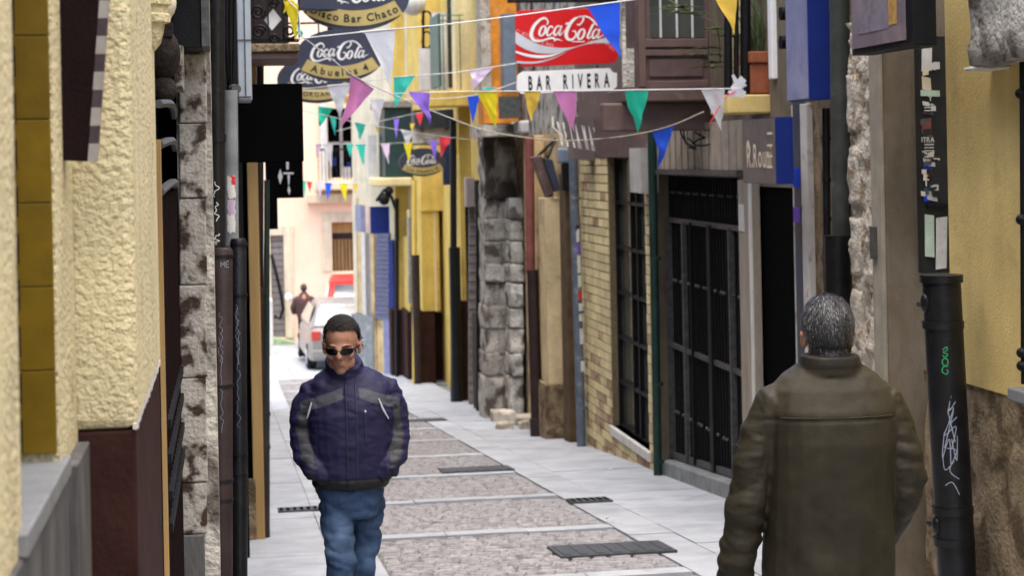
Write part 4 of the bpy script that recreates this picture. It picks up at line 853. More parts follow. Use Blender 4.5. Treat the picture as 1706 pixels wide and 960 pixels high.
# ================================================================ HANGING SIGNS
def oval_sign(label, Y, cx, cy, half, text, top=None, bold=.012, hh=.15, tilt=0., track=.06, ratio=.6, script=1.3):
    """dark oval plate with white script and gold banner, centre pixel, half-width in px"""
    c = aY(cx, cy, Y); a = (aY(cx + half, cy, Y) - c).x; t = thing('oval_sign', label, 'sign', c, 'oval hanging bar signs')
    ca, sa = math.cos(tilt), math.sin(tilt)
    def L(x, y, d=0.): return Vector((c.x + (x * ca - y * sa) * a, Y - d, c.z + (x * sa + y * ca) * a))
    n = 40; poly = [L(math.cos(2 * math.pi * k / n), ratio * math.sin(2 * math.pi * k / n)) for k in range(n)]
    MB().prism(poly, (0, .07, 0)).build('plate', m_signnavy, t, bevel=.004)
    R0, R1, cyy, sp = 1.55, 1.83, 1.31, .50
    q = MB(); m = 18
    pts = [L(R1 * math.sin(sp * (2 * k / m - 1)), cyy - R1 * math.cos(sp * (2 * k / m - 1)), .0) for k in range(m + 1)] + [L(R0 * math.sin(sp * (1 - 2 * k / m) * .97), cyy - R0 * math.cos(sp * (1 - 2 * k / m) * .97), .0) for k in range(m + 1)]
    for k in range(m): q.prism([p - Vector((0, .006, 0)) for p in (pts[k], pts[k + 1], pts[2 * m + 1 - k - 1], pts[2 * m + 1 - k])], (0, .005, 0))
    q.build('banner', m_gold, t)
    # text along the banner
    q = MB(); Rm = 1.69; wds = []
    for ch in text:
        if ch == ' ': wds.append((None, None, .35)); continue
        vs, fs = glyphs(ch, bold); x0 = min(v[0] for v in vs); x1 = max(v[0] for v in vs); wds.append(([(v[0] - x0, v[1]) for v in vs], fs, x1 - x0 + .1 + track))
    k = hh / .73; tot = sum(w_[2] for w_ in wds) * k; s = -tot / 2
    for vs, fs, wd in wds:
        if not vs: q.build('lettering', m_ink, t); q = MB()
        if vs:
            th = (s + wd * k / 2) / Rm; O = (Rm * math.sin(th), cyy - Rm * math.cos(th)); ux, uy = math.cos(th), math.sin(th)
            vv = [((x - wd / 2 + .05) * k, (y - .36) * k) for x, y in vs]
            q.add([L(O[0] + x * ux - y * uy, O[1] + x * uy + y * ux, .0085) for x, y in vv], fs)
        s += wd * k
    if q.v: q.build('lettering', m_ink, t)
    q = MB(); coke(q, lambda x, y: L(x, y + .10, .004), script, 1.05); q.build('script_lettering', m_signwhite, t)
    MB().tube([L(-.9, .75), L(.9, .75)], .014, 6).build('bracket', m_black, t)
    for x in (-.45, .45): MB().tube([L(x, .5), L(x, .76)], .010, 6).build('hanger', m_black, t)
    if top: MB().tube([L(-.9, .75), Vector((top, Y, L(0, .75).z))], .014, 6).build('wall_bracket', m_black, t)
    return t
oval_sign('large dark oval sign with gold banner reading Disco Bar Chato', 16.6, 590, -5, 92, 'Disco Bar Chato', .3, .022, .145, .0, .03)
oval_sign('dark oval sign with gold banner reading Abuelos 4', 20.5, 566, 92, 74, 'Abuelos 4', .4, .022, .165, .02, .16)
oval_sign('dark oval sign half hidden behind the Abuelos 4 one', 22.5, 528, 132, 66, 'MORGANA', .4, .012, .12, .0, .1)
oval_sign('small oval sign on the yellow house with gold banner reading Los Abuelos III', 33.0, 704, 270, 39, 'Los Abuelos III', None, .02, .14, .0, .03)
t = thing('floodlight', 'dark navy floodlight over the Disco Bar Chato sign', 'floodlight', aY(532, 20, 16.3)); MB().prism([aY(x, y, 16.3) for x, y in ((497, -40), (558, -40), (564, 15), (546, 17), (524, 16), (497, 15))], (0, .15, 0)).build('housing', m_signnavy, t, bevel=.01); CB('glass', m_signnavy, t, 16.29, 526, 563, 12, 15, .16)
# red sign + BAR RIVERA
YS = 17.6
c = [aY(*p, YS) for p in ((865, 17), (1010, 13), (1029, 13), (1030, 92), (1024, 104), (870, 111), (860, 100), (859, 26))]
t = thing('red_bar_sign', 'red rectangular hanging sign with white script and silver wave', 'sign', aY(950, 110, YS))
MB().prism(c, (0, .06, 0)).build('plate', m_cokered, t, bevel=.003)
def S(px, py, d=.004): return aY(px, py, YS - d)
def cropS(x, y, d=.004): return S(840 + x / 5.645, y / 5.645, d)
q = MB(); q2 = MB()
def wave(mb, up, lo, d):
    U, Lw = catmull([(x, y, 0) for x, y in up], 6), catmull([(x, y, 0) for x, y in lo], 6)
    mb.add([cropS(p[0], p[1], d) for p in U] + [cropS(p[0], p[1], d) for p in Lw], [(i, i + 1, len(U) + i + 1, len(U) + i) for i in range(len(U) - 1)])
wave(q, [(106, 290), (200, 350), (330, 415), (480, 445), (620, 445), (740, 415), (860, 375), (980, 345)], [(106, 405), (210, 465), (330, 498), (470, 500), (590, 470), (730, 425), (860, 400), (990, 405)], .003)
wave(q2, [(106, 475), (220, 505), (340, 517), (440, 510), (520, 492), (560, 480)], [(106, 492), (220, 530), (340, 544), (440, 530), (520, 500), (560, 484)], .0035)
wave(q, [(115, 570), (220, 578), (320, 574), (420, 552), (520, 515), (590, 480)], [(115, 590), (220, 597), (320, 590), (420, 564), (520, 522), (590, 482)], .003)
q.build('wave_band', m_signsilver, t); q2.build('wave_band', m_signwhite, t)
q = MB(); rn = random.Random(3)
for k in range(150):
    if rn.random() < .6: x = rn.uniform(106, 480); y = 290 + (x - 106) * .42 - rn.uniform(-10, 26)
    else: x = rn.uniform(780, 1030); y = 400 + (max(0, x - 950)) * .9 + rn.uniform(-18, 12)
    r = rn.uniform(1.5, 4.5); q.add([cropS(x - r, y, .0036), cropS(x, y - r, .0036), cropS(x + r, y, .0036), cropS(x, y + r, .0036)], [(0, 1, 2, 3)])
q.build('fizz', m_signwhite, t)
q = MB()
for st in SCRIPT: ribbon(q, st, lambda x, y: cropS(x, y, .005))
q.build('script_lettering', m_signwhite, t); q = MB(); q.box(cropS(638, 384, .0045), cropS(757, 392, .005)); q.build('small_print', m_signwhite, t)
CB('bracket', m_black, t, YS + .01, 846, 1046, -2, 3, .04)
for x in (885, 1000): MB().tube([S(x, 0, -.03), S(x, 18, -.03)], .009, 6).build('chain', m_black, t); 
t = thing('bar_name_board', 'white board with chamfered corners reading BAR RIVERA', 'sign', aY(945, 150, YS))
c = [aY(*p, YS) for p in ((870, 119), (1016, 113), (1021, 120), (1028, 121), (1028, 144), (1020, 150), (868, 156), (861, 148), (862, 126))]
MB().prism(c, (0, .04, 0)).build('plate', m_signwhite, t, bevel=.002)
q = MB()
U = (S(1010, 131) - S(880, 136)).normalized()
put_text(q, 'BAR', S(899, 137, .003), U, (0, 0, 1), .142, .03, .40, .11); put_text(q, 'RIVERA', S(977, 133.5, .003), U, (0, 0, 1), .142, .03, .40, .13); q.build('lettering', m_ink, t)
for x in (890, 995): MB().tube([S(x, 108, -.03), S(x, 120, -.02)], .008, 6).build('chain', m_black, t)
t = thing('slatted_sign', 'brown box sign with worn white gothic lettering over the brick wall', 'sign', aY(990, 270, 19.8))
c = [aY(*p, 19.8) for p in ((946, 192), (1004, 200), (1016, 270), (957, 264))]
MB().prism(c, (0, .3, 0)).build('case', m_signbrown, t); MB().prism([aY(*p, 19.6) for p in ((1011, 220), (1042, 222), (1045, 262), (1017, 271))], (0, .3, 0)).build('side', m_black, t)
q = MB(); put_text(q, 'DE LA MANSION', aY(981, 229, 19.79), aY(1010, 234, 19.79) - aY(950, 224, 19.79), aY(975, 205, 19.79) - aY(985, 255, 19.79), .26, .05, .115, .012); q.build('lettering', m_signwhite, t)
# ================================================================ BUNTING
rn = random.Random(21)
def bunting(label, Ya, Yb, cord, flags, r=.0045, mat=None):
    x0, x1 = cord[0][0], cord[-1][0]
    def D(px): return Ya + (Yb - Ya) * (px - x0) / (x1 - x0)
    t = thing('bunting_string', label, 'bunting', aY(cord[0][0], cord[0][1], Ya), 'strings of bunting across the street')
    pts = [(p[0], p[1]) for p in catmull([(x, y, 0) for x, y in cord], 5)]
    MB().tube([aY(x, y, D(x)) for x, y in pts], r, 6).build('cord', mat or m_cord, t, smooth=True)
    for (colr, xl, yl, xr, yr, xt, yt) in flags:
        A, B, C = aY(xl, yl, D(xl)), aY(xr, yr, D(xr)), aY(xt, yt, D((xl + xr) / 2)); sd = rn.uniform(0, 50); n = 8; size = (B - A).length; q = MB(); idx = {}
        bend = rn.uniform(-.35, .35) * size
        for j in range(n + 1):
            for i in range(n + 1 - j):
                u, v = i / n, j / n; p = A + (B - A) * u + (C - A) * v
                k = v * (1 - v) * 2 + v * .4
                p = p + Vector((noise.noise(Vector((u * 3, v * 3, sd))) * .06 * size, (noise.noise(Vector((u * 2.5, v * 2, sd + 9))) * .45 * size + bend * (u + v / 2 - .5)) * min(1, v * 3), 0)) * (k + .1)
                idx[i, j] = len(q.v); q.v.append(tuple(p))
        for j in range(n):
            for i in range(n - j):
                q.f.append((idx[i, j], idx[i + 1, j], idx[i, j + 1]))
                if i + j < n - 1: q.f.append((idx[i + 1, j], idx[i + 1, j + 1], idx[i, j + 1]))
        q.build('pennant', PEN[colr], t, smooth='full', fix=False)
bunting('bunting cord carrying the large white and the large blue pennants', 11.2, 10.2, [(497, 64), (610, 52), (760, 38), (980, 9), (1110, -10), (1240, -38), (1560, -120)], [('white', 607, 53, 658, 47, 652, 148), ('blue', 977, 10, 1033, 3, 1034, 95), ('orange', 1180, -24, 1230, -36, 1223, 59)])
bunting('bunting cord slanting down with large pink and purple pennants', 11.4, 14.0, [(497, 55), (545, 92), (600, 132), (690, 172), (800, 216)], [('pink', 584, 121, 623, 148, 569, 213), ('purple', 680, 152, 716, 154, 717, 207)])
bunting('taut white bunting cord below the BAR RIVERA board', 15.5, 12.7, [(640, 156), (790, 152), (950, 151), (1100, 149), (1235, 147)], [('yellow', 793, 152, 829, 152, 826, 213), ('orange', 873, 152, 901, 152, 886, 203), ('pink', 921, 151, 960, 151, 957, 219), ('green', 1040, 150, 1080, 150, 1063, 221), ('white', 1167, 148, 1208, 148, 1203, 218)])
bunting('sagging beige rope with one blue pennant before the iron gate', 17.5, 13.2, [(790, 210), (830, 222), (930, 234), (1030, 228), (1110, 212), (1172, 186)], [('blue', 1087, 220, 1124, 208, 1098, 281)], .006, m_rope)
bunting('bunting cord with teal and pale pink pennants crossing behind the big white pennant', 17.5, 17.2, [(470, 150), (560, 142), (660, 128), (760, 120), (860, 105)], [('white', 545, 141, 585, 138, 566, 195), ('teal', 656, 129, 692, 126, 657, 180), ('palepink', 783, 117, 822, 112, 788, 150)])
bunting('bunting cord with orange and blue pennants below the Abuelos 4 sign', 19.0, 20.0, [(470, 150), (560, 153), (650, 164), (780, 160), (862, 136)], [('orange', 553, 152, 580, 154, 580, 178), ('white', 616, 165, 640, 165, 629, 213), ('blue', 778, 160, 800, 158, 788, 206), ('teal', 803, 146, 829, 144, 812, 150)])
bunting('bunting cord with teal, white and red pennants slanting to the yellow house', 23, 27, [(500, 183), (548, 193), (600, 205), (690, 220), (752, 229), (800, 234)], [('green', 530, 177, 556, 180, 532, 211), ('teal', 549, 194, 560, 196, 558, 226), ('teal', 591, 203, 610, 206, 600, 234), ('white', 667, 215, 690, 219, 678, 242), ('red', 732, 226, 753, 229, 734, 262), ('yellow', 625, 208, 632, 210, 629, 223)])
bunting('low bunting cord with small teal, pink and yellow pennants above the flat canopy', 29, 32, [(505, 240), (560, 240), (640, 239), (720, 234), (790, 230)], [('white', 538, 240, 554, 240, 552, 279), ('teal', 577, 239, 589, 239, 583, 262), ('teal', 592, 240, 609, 240, 606, 277), ('palepink', 634, 239, 649, 239, 647, 274), ('yellow', 672, 237, 687, 237, 682, 271), ('purple', 715, 234, 729, 234, 725, 266), ('orange', 755, 232, 771, 232, 763, 262), ('palepink', 526, 240, 536, 240, 528, 265)])
bunting('bunting cord with small purple and red pennants before the dark green bay', 30, 34, [(560, 218), (640, 200), (720, 184), (800, 178)], [('purple', 656, 199, 665, 197, 660, 231), ('red', 692, 189, 705, 186, 700, 210), ('orange', 683, 206, 691, 205, 686, 220)])
bunting('bunting cord hanging just under the balcony of the pink building', 34, 36, [(500, 300), (545, 304), (600, 306), (640, 300)], [('red', 511, 302, 520, 303, 516, 322), ('palepink', 528, 303, 538, 304, 533, 330), ('blue', 541, 304, 553, 305, 546, 334), ('yellow', 564, 305, 579, 306, 576, 336), ('green', 505, 301, 510, 302, 507, 336), ('orange', 587, 306, 597, 306, 592, 325)])
bunting('knotted yellow and green pennants tied to the iron balcony', 12.3, 12.3, [(470, -20), (482, 2), (497, 20), (500, 60)], [('yellow', 472, 0, 497, 6, 494, 68), ('green', 496, 40, 506, 56, 497, 64), ('yellow', 478, -4, 492, 2, 472, 22)])
q = MB(); rn2 = random.Random(8)
for k in range(7):
    c = aY(1232 + rn2.uniform(-10, 8), 148 + rn2.uniform(-12, 8), 12.9); d = Vector((rn2.uniform(-1, 1), rn2.uniform(-.4, .4), rn2.uniform(-.6, 1))).normalized() * .06; s = d.cross(Vector((0, 1, 0))).normalized() * .025
    q.add([c - d - s, c - d + s, c + d + s * .3, c + d - s * .6], [(0, 1, 2, 3)])
tag(q.build('cord_knot', PEN['white'], fix=False), 'bunched white ribbon knot where the cord is tied to the yellow ledge', 'knot')
tag(MB().tube([aY(*p, 12.9) for p in ((1225, 152), (1210, 160), (1203, 170), (1183, 205))], .004, 5).build('red_string', PEN['red']), 'loose red string hanging from the yellow ledge', 'string')
# ================================================================ VEHICLES
def rrect(hw, z0, z1, r, y, n=5, top=None):
    """rounded ring in the XZ plane at y; top = half-width at the top"""
    top = hw if top is None else top; out = []
    for cx_, cz, a0 in ((top - r, z1 - r, 0), (-top + r, z1 - r, 90), (-hw + r, z0 + r, 180), (hw - r, z0 + r, 270)):
        for k in range(n): a = math.radians(a0 + 90 * k / (n - 1)); out.append(Vector((cx_ + r * math.cos(a), y, cz + r * math.sin(a))))
    return out
def vehicle(name, label, cat, loc, rz, lower, cabin, glass, paint, wheels, wr, tail, track, extra=None):
    """local: rear faces -y"""
    t = thing(name, label, cat, loc); Mx = Matrix.Translation(loc) @ Matrix.Rotation(rz, 4, 'Z') @ Matrix.Scale(1.1 if cat == 'car' else 1, 4); W = lambda p: Mx @ Vector(p)
    MB().loft([[W(p) for p in rrect(hw, z0, z1, .12, y, top=tp)] for (y, hw, z0, z1, tp) in lower]).build('body', paint, t, smooth=True)
    MB().loft([[W(p) for p in rrect(hw, z0, z1, .08, y, top=tp)] for (y, hw, z0, z1, tp) in cabin]).build('cabin', paint, t, smooth=True)
    for nm, q, d in glass: MB().prism([W(p) for p in q], Mx.to_3x3() @ Vector(d)).build(nm, m_carglass, t)
    for y in wheels:
        for s in (-1, 1):
            c = Vector((s * (track), y, wr)); o = MB().tube([W(c + Vector((-.1, 0, 0))), W(c + Vector((-.08, 0, 0))), W(c + Vector((.08, 0, 0))), W(c + Vector((.1, 0, 0)))], [wr * .9, wr, wr, wr * .9], 24).build('tyre', m_tyre, t, smooth=True)
            MB().tube([W(c + Vector((s * .085, 0, 0))), W(c + Vector((s * .108, 0, 0)))], wr * .62, 20).build('rim', m_alu, o, smooth=True)
    for (a, e, mt, nm) in tail: MB().hexa([W(p) for p in [(a[0], a[1], a[2]), (e[0], a[1], a[2]), (e[0], e[1], a[2]), (a[0], e[1], a[2]), (a[0], a[1], e[2]), (e[0], a[1], e[2]), (e[0], e[1], e[2]), (a[0], e[1], e[2])]]).build(nm, mt, t, bevel=.02)
    return t
m_tyre = M('tyre rubber', (.02, .02, .02), .8, .2, 20); m_carglass = M('car glass', (.6, .61, .63), .06, .1, 3, metal=.85, spec=.9)
m_silver = M('silver car paint', (.27, .26, .25), .3, .05, 5, metal=.35, spec=.6); m_redpaint = M('red van paint', (.62, .025, .022), .3, .05, 5, spec=.6)
m_lamp = M('red lamp lens', (.45, .06, .05), .25, .1, 8); m_plate = M('number plate', (.7, .7, .68), .4, .05, 8)
low = [(-2.0, .66, .34, .62, .6), (-1.97, .80, .28, .86, .74), (-1.8, .85, .24, .95, .80), (-1.2, .86, .22, .97, .82), (.6, .86, .22, .95, .82), (1.4, .85, .22, .86, .80), (1.85, .82, .26, .76, .74), (2.0, .68, .34, .62, .6)]
cab = [(-1.72, .80, .88, 1.0, .76), (-1.35, .80, .88, 1.30, .66), (-.95, .80, .88, 1.46, .60), (-.2, .80, .88, 1.49, .60), (.35, .80, .88, 1.42, .60), (.75, .80, .88, 1.2, .66), (1.15, .80, .86, .95, .74)]
gl = [('rear_window', [(-.60, -1.66, 1.02), (.60, -1.66, 1.02), (.50, -1.15, 1.37), (-.50, -1.15, 1.37)], (0, -.012, .02)),
      ('side_window', [(-.795, -1.2, 1.0), (-.795, .8, 1.0), (-.655, .3, 1.36), (-.655, -1.0, 1.36)], (-.02, 0, .01)), ('side_window', [(.795, -1.2, 1.0), (.795, .8, 1.0), (.655, .3, 1.36), (.655, -1.0, 1.36)], (.02, 0, .01)),
      ('windscreen', [(-.62, 1.08, 1.0), (.62, 1.08, 1.0), (.52, .5, 1.36), (-.52, .5, 1.36)], (0, .02, .02))]
tl = [((-.80, -1.99, .70), (-.60, -1.85, .90), m_lamp, 'tail_light'), ((.60, -1.99, .70), (.80, -1.85, .90), m_lamp, 'tail_light'), ((-.26, -2.02, .52), (.26, -1.95, .64), m_plate, 'number_plate'), ((-.78, -2.04, .34), (.78, -1.9, .50), m_silver, 'bumper')]
cx_ = aY(504, 560, 43).x + .98
vehicle('silver_car', 'silver grey car parked in front of the red van', 'car', (cx_, 44.4, gz(44.0)), math.radians(2), low, cab, gl, m_silver, (-1.28, 1.25), .31, tl, .76)
low = [(-2.1, .84, .35, 1.1, .82), (-2.05, .90, .28, 1.2, .86), (1.0, .90, .28, 1.15, .86), (1.6, .88, .28, 1.0, .82), (2.1, .78, .34, .8, .7)]
cab = [(-2.08, .86, 1.0, 1.95, .74), (-1.9, .88, 1.0, 2.02, .76), (.1, .88, 1.0, 2.0, .76), (.8, .88, 1.0, 1.6, .74), (1.4, .86, .95, 1.08, .76)]
gl = [('rear_window', [(-.66, -2.13, 1.2), (.66, -2.13, 1.2), (.6, -2.10, 1.86), (-.6, -2.10, 1.86)], (0, -.02, .004)), ('side_window', [(-.885, -.3, 1.2), (-.885, .85, 1.2), (-.79, .45, 1.75), (-.79, -.3, 1.75)], (-.02, 0, 0)), ('side_window', [(.885, -.3, 1.2), (.885, .85, 1.2), (.79, .45, 1.75), (.79, -.3, 1.75)], (.02, 0, 0)), ('windscreen', [(-.68, 1.32, 1.12), (.68, 1.32, 1.12), (.6, .5, 1.8), (-.6, .5, 1.8)], (0, .03, .03))]
tl = [((-.88, -2.12, .9), (-.76, -2.0, 1.3), m_lamp, 'tail_light'), ((.76, -2.12, .9), (.88, -2.0, 1.3), m_lamp, 'tail_light'), ((-.25, -2.14, .55), (.25, -2.05, .67), m_plate, 'number_plate'), ((-.86, -2.14, .34), (.86, -2.0, .5), m_black, 'bumper'), ((-.925, -1.6, .7), (-.89, .2, .95), m_signwhite, 'stripe')]
cx_ = aY(530, 500, 46.5).x + 1.05
vehicle('red_van', 'red van parked behind the silver car', 'van', (cx_ + .15, 48.8, gz(48.8)), math.radians(-4), low, cab, gl, m_redpaint, (-1.4, 1.35), .33, tl, .8)
# ================================================================ PEOPLE
def remesh(mb, voxel, smooth=4, post=None):
    me = bpy.data.meshes.new('tmp'); me.from_pydata([tuple(p) for p in mb.v], [], mb.f)
    bm = bmesh.new(); bm.from_mesh(me); bmesh.ops.recalc_face_normals(bm, faces=bm.faces); bm.to_mesh(me); bm.free()
    o = bpy.data.objects.new('tmp', me); COL.objects.link(o)
    m = o.modifiers.new('r', 'REMESH'); m.mode = 'VOXEL'; m.voxel_size = voxel
    s = o.modifiers.new('s', 'SMOOTH'); s.iterations = smooth; s.factor = .5
    bpy.context.view_layer.update(); dg = bpy.context.evaluated_depsgraph_get(); out = bpy.data.meshes.new_from_object(o.evaluated_get(dg))
    bpy.data.objects.remove(o)
    if post:
        no = [v.normal.copy() for v in out.vertices]
        for v, n in zip(out.vertices, no): v.co = post(v.co.copy(), n)
    return out
def color(me, fn):
    a = me.attributes.new('Col', 'FLOAT_COLOR', 'POINT')
    buf = np.ones((len(me.vertices), 4), np.float32)
    for i, v in enumerate(me.vertices): buf[i, :3] = fn(v.co, v.normal)
    a.data.foreach_set('color', buf.ravel())
def mplace(me, name, mat, parent, Mx):
    L = WL[parent.name] if parent.name in WL else Vector(); me.transform(Matrix.Translation(-L) @ Mx)
    return place(me, name, mat, parent, smooth='full')
def ring(z, cx, cy, rx, ry, n=24, p=2.4, tx=0., ty=0.):
    out = []
    for k in range(n):
        a = 2 * math.pi * k / n; c, s = math.cos(a), math.sin(a)
        x = rx * math.copysign(abs(c) ** (2 / p), c); y = ry * math.copysign(abs(s) ** (2 / p), s); out.append((cx + x, cy + y, z + tx * x + ty * y))
    return out
m_skin = M('skin', (.33, .165, .108), .5, .10, 30, .2, 220, spec=.35, col2=(.28, .115, .078), amt=.4, s2=18, dist=.003)
m_lip = M('lip', (.27, .10, .08), .5, .1, 40); m_navy = attr_mat('navy jacket cloth', .6, .25, 500, .25); m_olive = attr_mat('olive waxed cloth', .62, .35, 260, .3)
m_denim = attr_mat('blue denim', .85, .35, 700, .2); m_hairD = M('dark hair', (.012, .010, .009), .6, .5, 120, .5, 300, spec=.25); m_hairG = M('grey hair', (.17, .17, .18), .5, .5, 120, spec=.5); m_hairB = M('near black hair', (.03, .03, .033), .5, .5, 120, spec=.5)
m_lens = M('dark lens', (.003, .003, .0035), .2, .1, 3, spec=.35); m_shoe = M('dark leather', (.03, .025, .022), .4, .2, 20); m_pip = M('pale piping', (.5, .5, .53), .5, .1, 20); m_zip = M('zip', (.03, .03, .05), .4, .2, 60)
m_cuff = M('grey trousers', (.05, .05, .055), .8, .15, 30, .3, 400); m_brownj = M('maroon brown cloth', (.085, .05, .045), .8, .15, 12, .3, 200)
def head_mesh(H, turn=0., nod=0., neck=True):
    """head of height ~.235, chin at z=0, facing -y; returns local mesh"""
    mb = MB()
    mb.ell((0, .012, .150), (.073, .093, .089), u=28, v=18)           # cranium
    mb.ell((0, -.022, .105), (.061, .067, .085), u=24, v=14)          # face
    mb.ell((0, -.036, .045), (.045, .050, .046), u=20, v=12)          # jaw
    mb.ell((0, -.066, .016), (.024, .02, .018)); mb.ell((0, -.078, .052), (.027, .014, .016))    # chin, mouth muzzle
    for s in (-1, 1):
        mb.ell((s * .044, -.058, .088), (.020, .022, .02)); mb.ell((s * .030, -.078, .126), (.026, .012, .009)); mb.ell((s * .044, -.018, .042), (.016, .038, .028))
        mb.ell((s * .078, .012, .104), (.009, .018, .032), Matrix.Rotation(s * .35, 3, 'Z') @ Matrix.Rotation(-.15, 3, 'X')); mb.ell((s * .083, .018, .122), (.010, .014, .014)); mb.ell((s * .076, .006, .082), (.008, .009, .011))
    mb.tube([(0, -.080, .125), (0, -.090, .105), (0, -.102, .086), (0, -.098, .078)], [.010, .0115, .015, .012], 10); mb.ell((.012, -.088, .079), (.010, .010, .008)); mb.ell((-.012, -.088, .079), (.010, .010, .008))
    if neck: mb.tube([(0, .028, .08), (0, .034, .0), (0, .045, -.09)], [.052, .050, .058], 20)
    return mb
def hair_part(me, test, strands, L, mats, parent, Mx, down, seed, off=.005, wd=.0016):
    """hair cap from head faces passing test plus short strands lying on it"""
    bm = bmesh.new(); bm.from_mesh(me); bm.normal_update()
    bmesh.ops.delete(bm, geom=[f for f in bm.faces if not test(f.calc_center_median(), f.normal)], context='FACES')
    fs = [(f.calc_center_median().copy(), f.normal.copy(), f.calc_area()) for f in bm.faces]
    for v in bm.verts: v.co += v.normal * (off + .003 * noise.noise(v.co * 60))
    hm = bpy.data.meshes.new('hair'); bm.to_mesh(hm); bm.free(); cap = mplace(hm, 'hair', mats[0], parent, Mx)
    rn = random.Random(seed); tot = [MB() for _ in mats]
    for _ in range(strands):
        c, n, a = fs[int(rn.random() * len(fs))]; c = c + Vector((rn.uniform(-1, 1), rn.uniform(-1, 1), rn.uniform(-1, 1))) * .003
        d = down(c, n) + Vector((rn.gauss(0, .25), rn.gauss(0, .25), rn.gauss(0, .25))); d = (d - n * d.dot(n)).normalized(); s = d.cross(n) * wd; l = L * rn.uniform(.5, 1.2); p0 = c + n * off
        p1 = p0 + d * l * .5 + n * .006; p2 = p0 + d * l + n * rn.uniform(.0, .008)
        k = 0 if len(mats) == 1 else (1 if rn.random() < mats_w(c) else 0)
        tot[k].add([Mx @ q for q in (p0 - s, p0 + s, p1 + s * .8, p1 - s * .8, p2)], [(0, 1, 2, 3), (3, 2, 4)])
    for k, t in enumerate(tot):
        if t.v: t.build('hair_strands', mats[k], cap, fix=False)
    return cap
mats_w = lambda c: .5
def shoe(mb, x, y, z, yaw):
    R3 = Matrix.Rotation(yaw, 3, 'Z')
    for c, r in (((0, .03, .045), (.042, .06, .05)), ((0, -.09, .035), (.046, .10, .04)), ((0, -.16, .03), (.04, .05, .03))):
        mb.ell(Vector((x, y, z)) + R3 @ Vector(c), r, R3)
def hand(mb, W, D, N, curl=.5, s=1):
    """hand from wrist W, direction D, palm normal N"""
    D = Vector(D).normalized(); N = Vector(N).normalized(); S = D.cross(N) * s; W = Vector(W)
    mb.tube([W - D * .02, W + D * .03, W + D * .085], [.026, .036, .038], 10, .55)
    for k, (o, l) in enumerate(((-.03, .07), (-.01, .08), (.011, .075), (.03, .06))):
        b_ = W + D * .08 + S * o; d2 = (D + N * curl).normalized(); d3 = (D + N * curl * 2.2).normalized(); mb.tube([b_, b_ + D * l * .35, b_ + D * l * .35 + d2 * l * .35, b_ + D * l * .35 + d2 * l * .35 + d3 * l * .3], [.0095, .009, .0085, .007], 8)
    b_ = W + D * .025 - S * .03; mb.tube([b_, b_ - S * .02 + D * .03 + N * .01, b_ - S * .025 + D * .065 + N * .025], [.012, .0105, .008], 8)
# ---------------------------------------------------------------- man in navy jacket (walks towards us)
Ym = 7.85; g0 = aY(583, 700, Ym); loc = Vector((g0.x, Ym, gz(Ym)))
per = thing('person', 'man in navy and grey jacket, jeans and dark sunglasses, hands in pockets', 'person', loc)
Mx = Matrix.Translation(loc)
hz = 1.415; Mh = Mx @ Matrix.Translation((-.030, -.045, hz)) @ Matrix.Rotation(math.radians(-11), 4, 'Z') @ Matrix.Rotation(math.radians(9), 4, 'X') @ Matrix.Scale(.96, 4)
hd = head_mesh(1)
bmesh_body = MB()
Lh = Matrix.Translation((-.030, -.045, hz)) @ Matrix.Rotation(math.radians(-11), 4, 'Z') @ Matrix.Rotation(math.radians(9), 4, 'X') @ Matrix.Scale(.96, 4)
bmesh_body.add([Lh @ Vector(v) for v in hd.v], hd.f)
bmesh_body.tube([(-.02, -.01, 1.44), (-.005, .0, 1.3), (0, 0, 1.0), (0, 0, .85)], [.055, .075, .085, .08], 14)
bmesh_body.tube([(-.068, -.01, .84), (-.062, -.06, .66), (-.055, -.11, .48), (-.055, -.09, .28), (-.06, -.06, .07)], [.05, .048, .04, .036, .03], 10); bmesh_body.tube([(.072, .02, .84), (.062, .05, .66), (.052, .05, .48), (.052, .14, .30), (.05, .20, .14)], [.045, .038, .03, .03, .03], 10)
for s in (-1, 1): bmesh_body.tube([(s * .02, 0, 1.29), (s * .14, .01, 1.28), (s * .2, .02, 1.12), (s * .14, -.05, 1.0)], [.04, .04, .036, .026], 10); hand(bmesh_body, (s * .13, -.045, 1.0), (-s * .75, .15, -.25), (0, -1, 0), .1, s)
me = remesh(bmesh_body, .0052, 3)
headm = me.copy()
mplace(me, 'body', m_skin, per, Mx)
inv = Lh.inverted()
def t_hair(c, n):
    q = inv @ c
    if q.z < .07 or q.z > .3: return False
    front = .192 - .9 * max(0, abs(q.x) - .045)
    return (q.y > -.035 and q.z > .205 - max(0, q.y + .035) * 1.0 and q.z > .10 + .0 or (q.y > .005 and q.z > .112 and abs(q.x) > .0) or (q.y > .03 and q.z > .06) or (q.z > .198)) and q.z > (front + .002 if q.y < -.035 else 0) and not (q.y < -.03 and abs(q.x) > .05 and q.z < .16) and (abs(q.x) < .0795 or q.z > .14)
hair_part(headm, t_hair, 2600, .035, [m_hairD], per, Mx, lambda c, n: Vector((.5, .8, -.1)), 2, .006, .0016)
sg = MB(); 
def Hp(x, y, z): return Mh @ Vector((x, y, z))
lens = MB()
for s in (-1, 1):
    pts = []; n = 14
    def lp(u, v):
        a = 2 * math.pi * u; r = v
        x = s * .0335 + .0285 * r * math.copysign(abs(math.cos(a)) ** .8, math.cos(a)); z = .110 + .0155 * r * math.copysign(abs(math.sin(a)) ** .8, math.sin(a)) + .002 * s * 0
        return Hp(x, -.104 + 3.2 * (abs(x) - .0) ** 2 * 3.0, z)
    lens.grid(lp, 20, 4)
sgo = lens.build('sunglasses', m_lens, per, smooth='full')
q = MB(); q.tube([Hp(-.012, -.106, .116), Hp(0, -.110, .118), Hp(.012, -.106, .116)], .0028, 6)
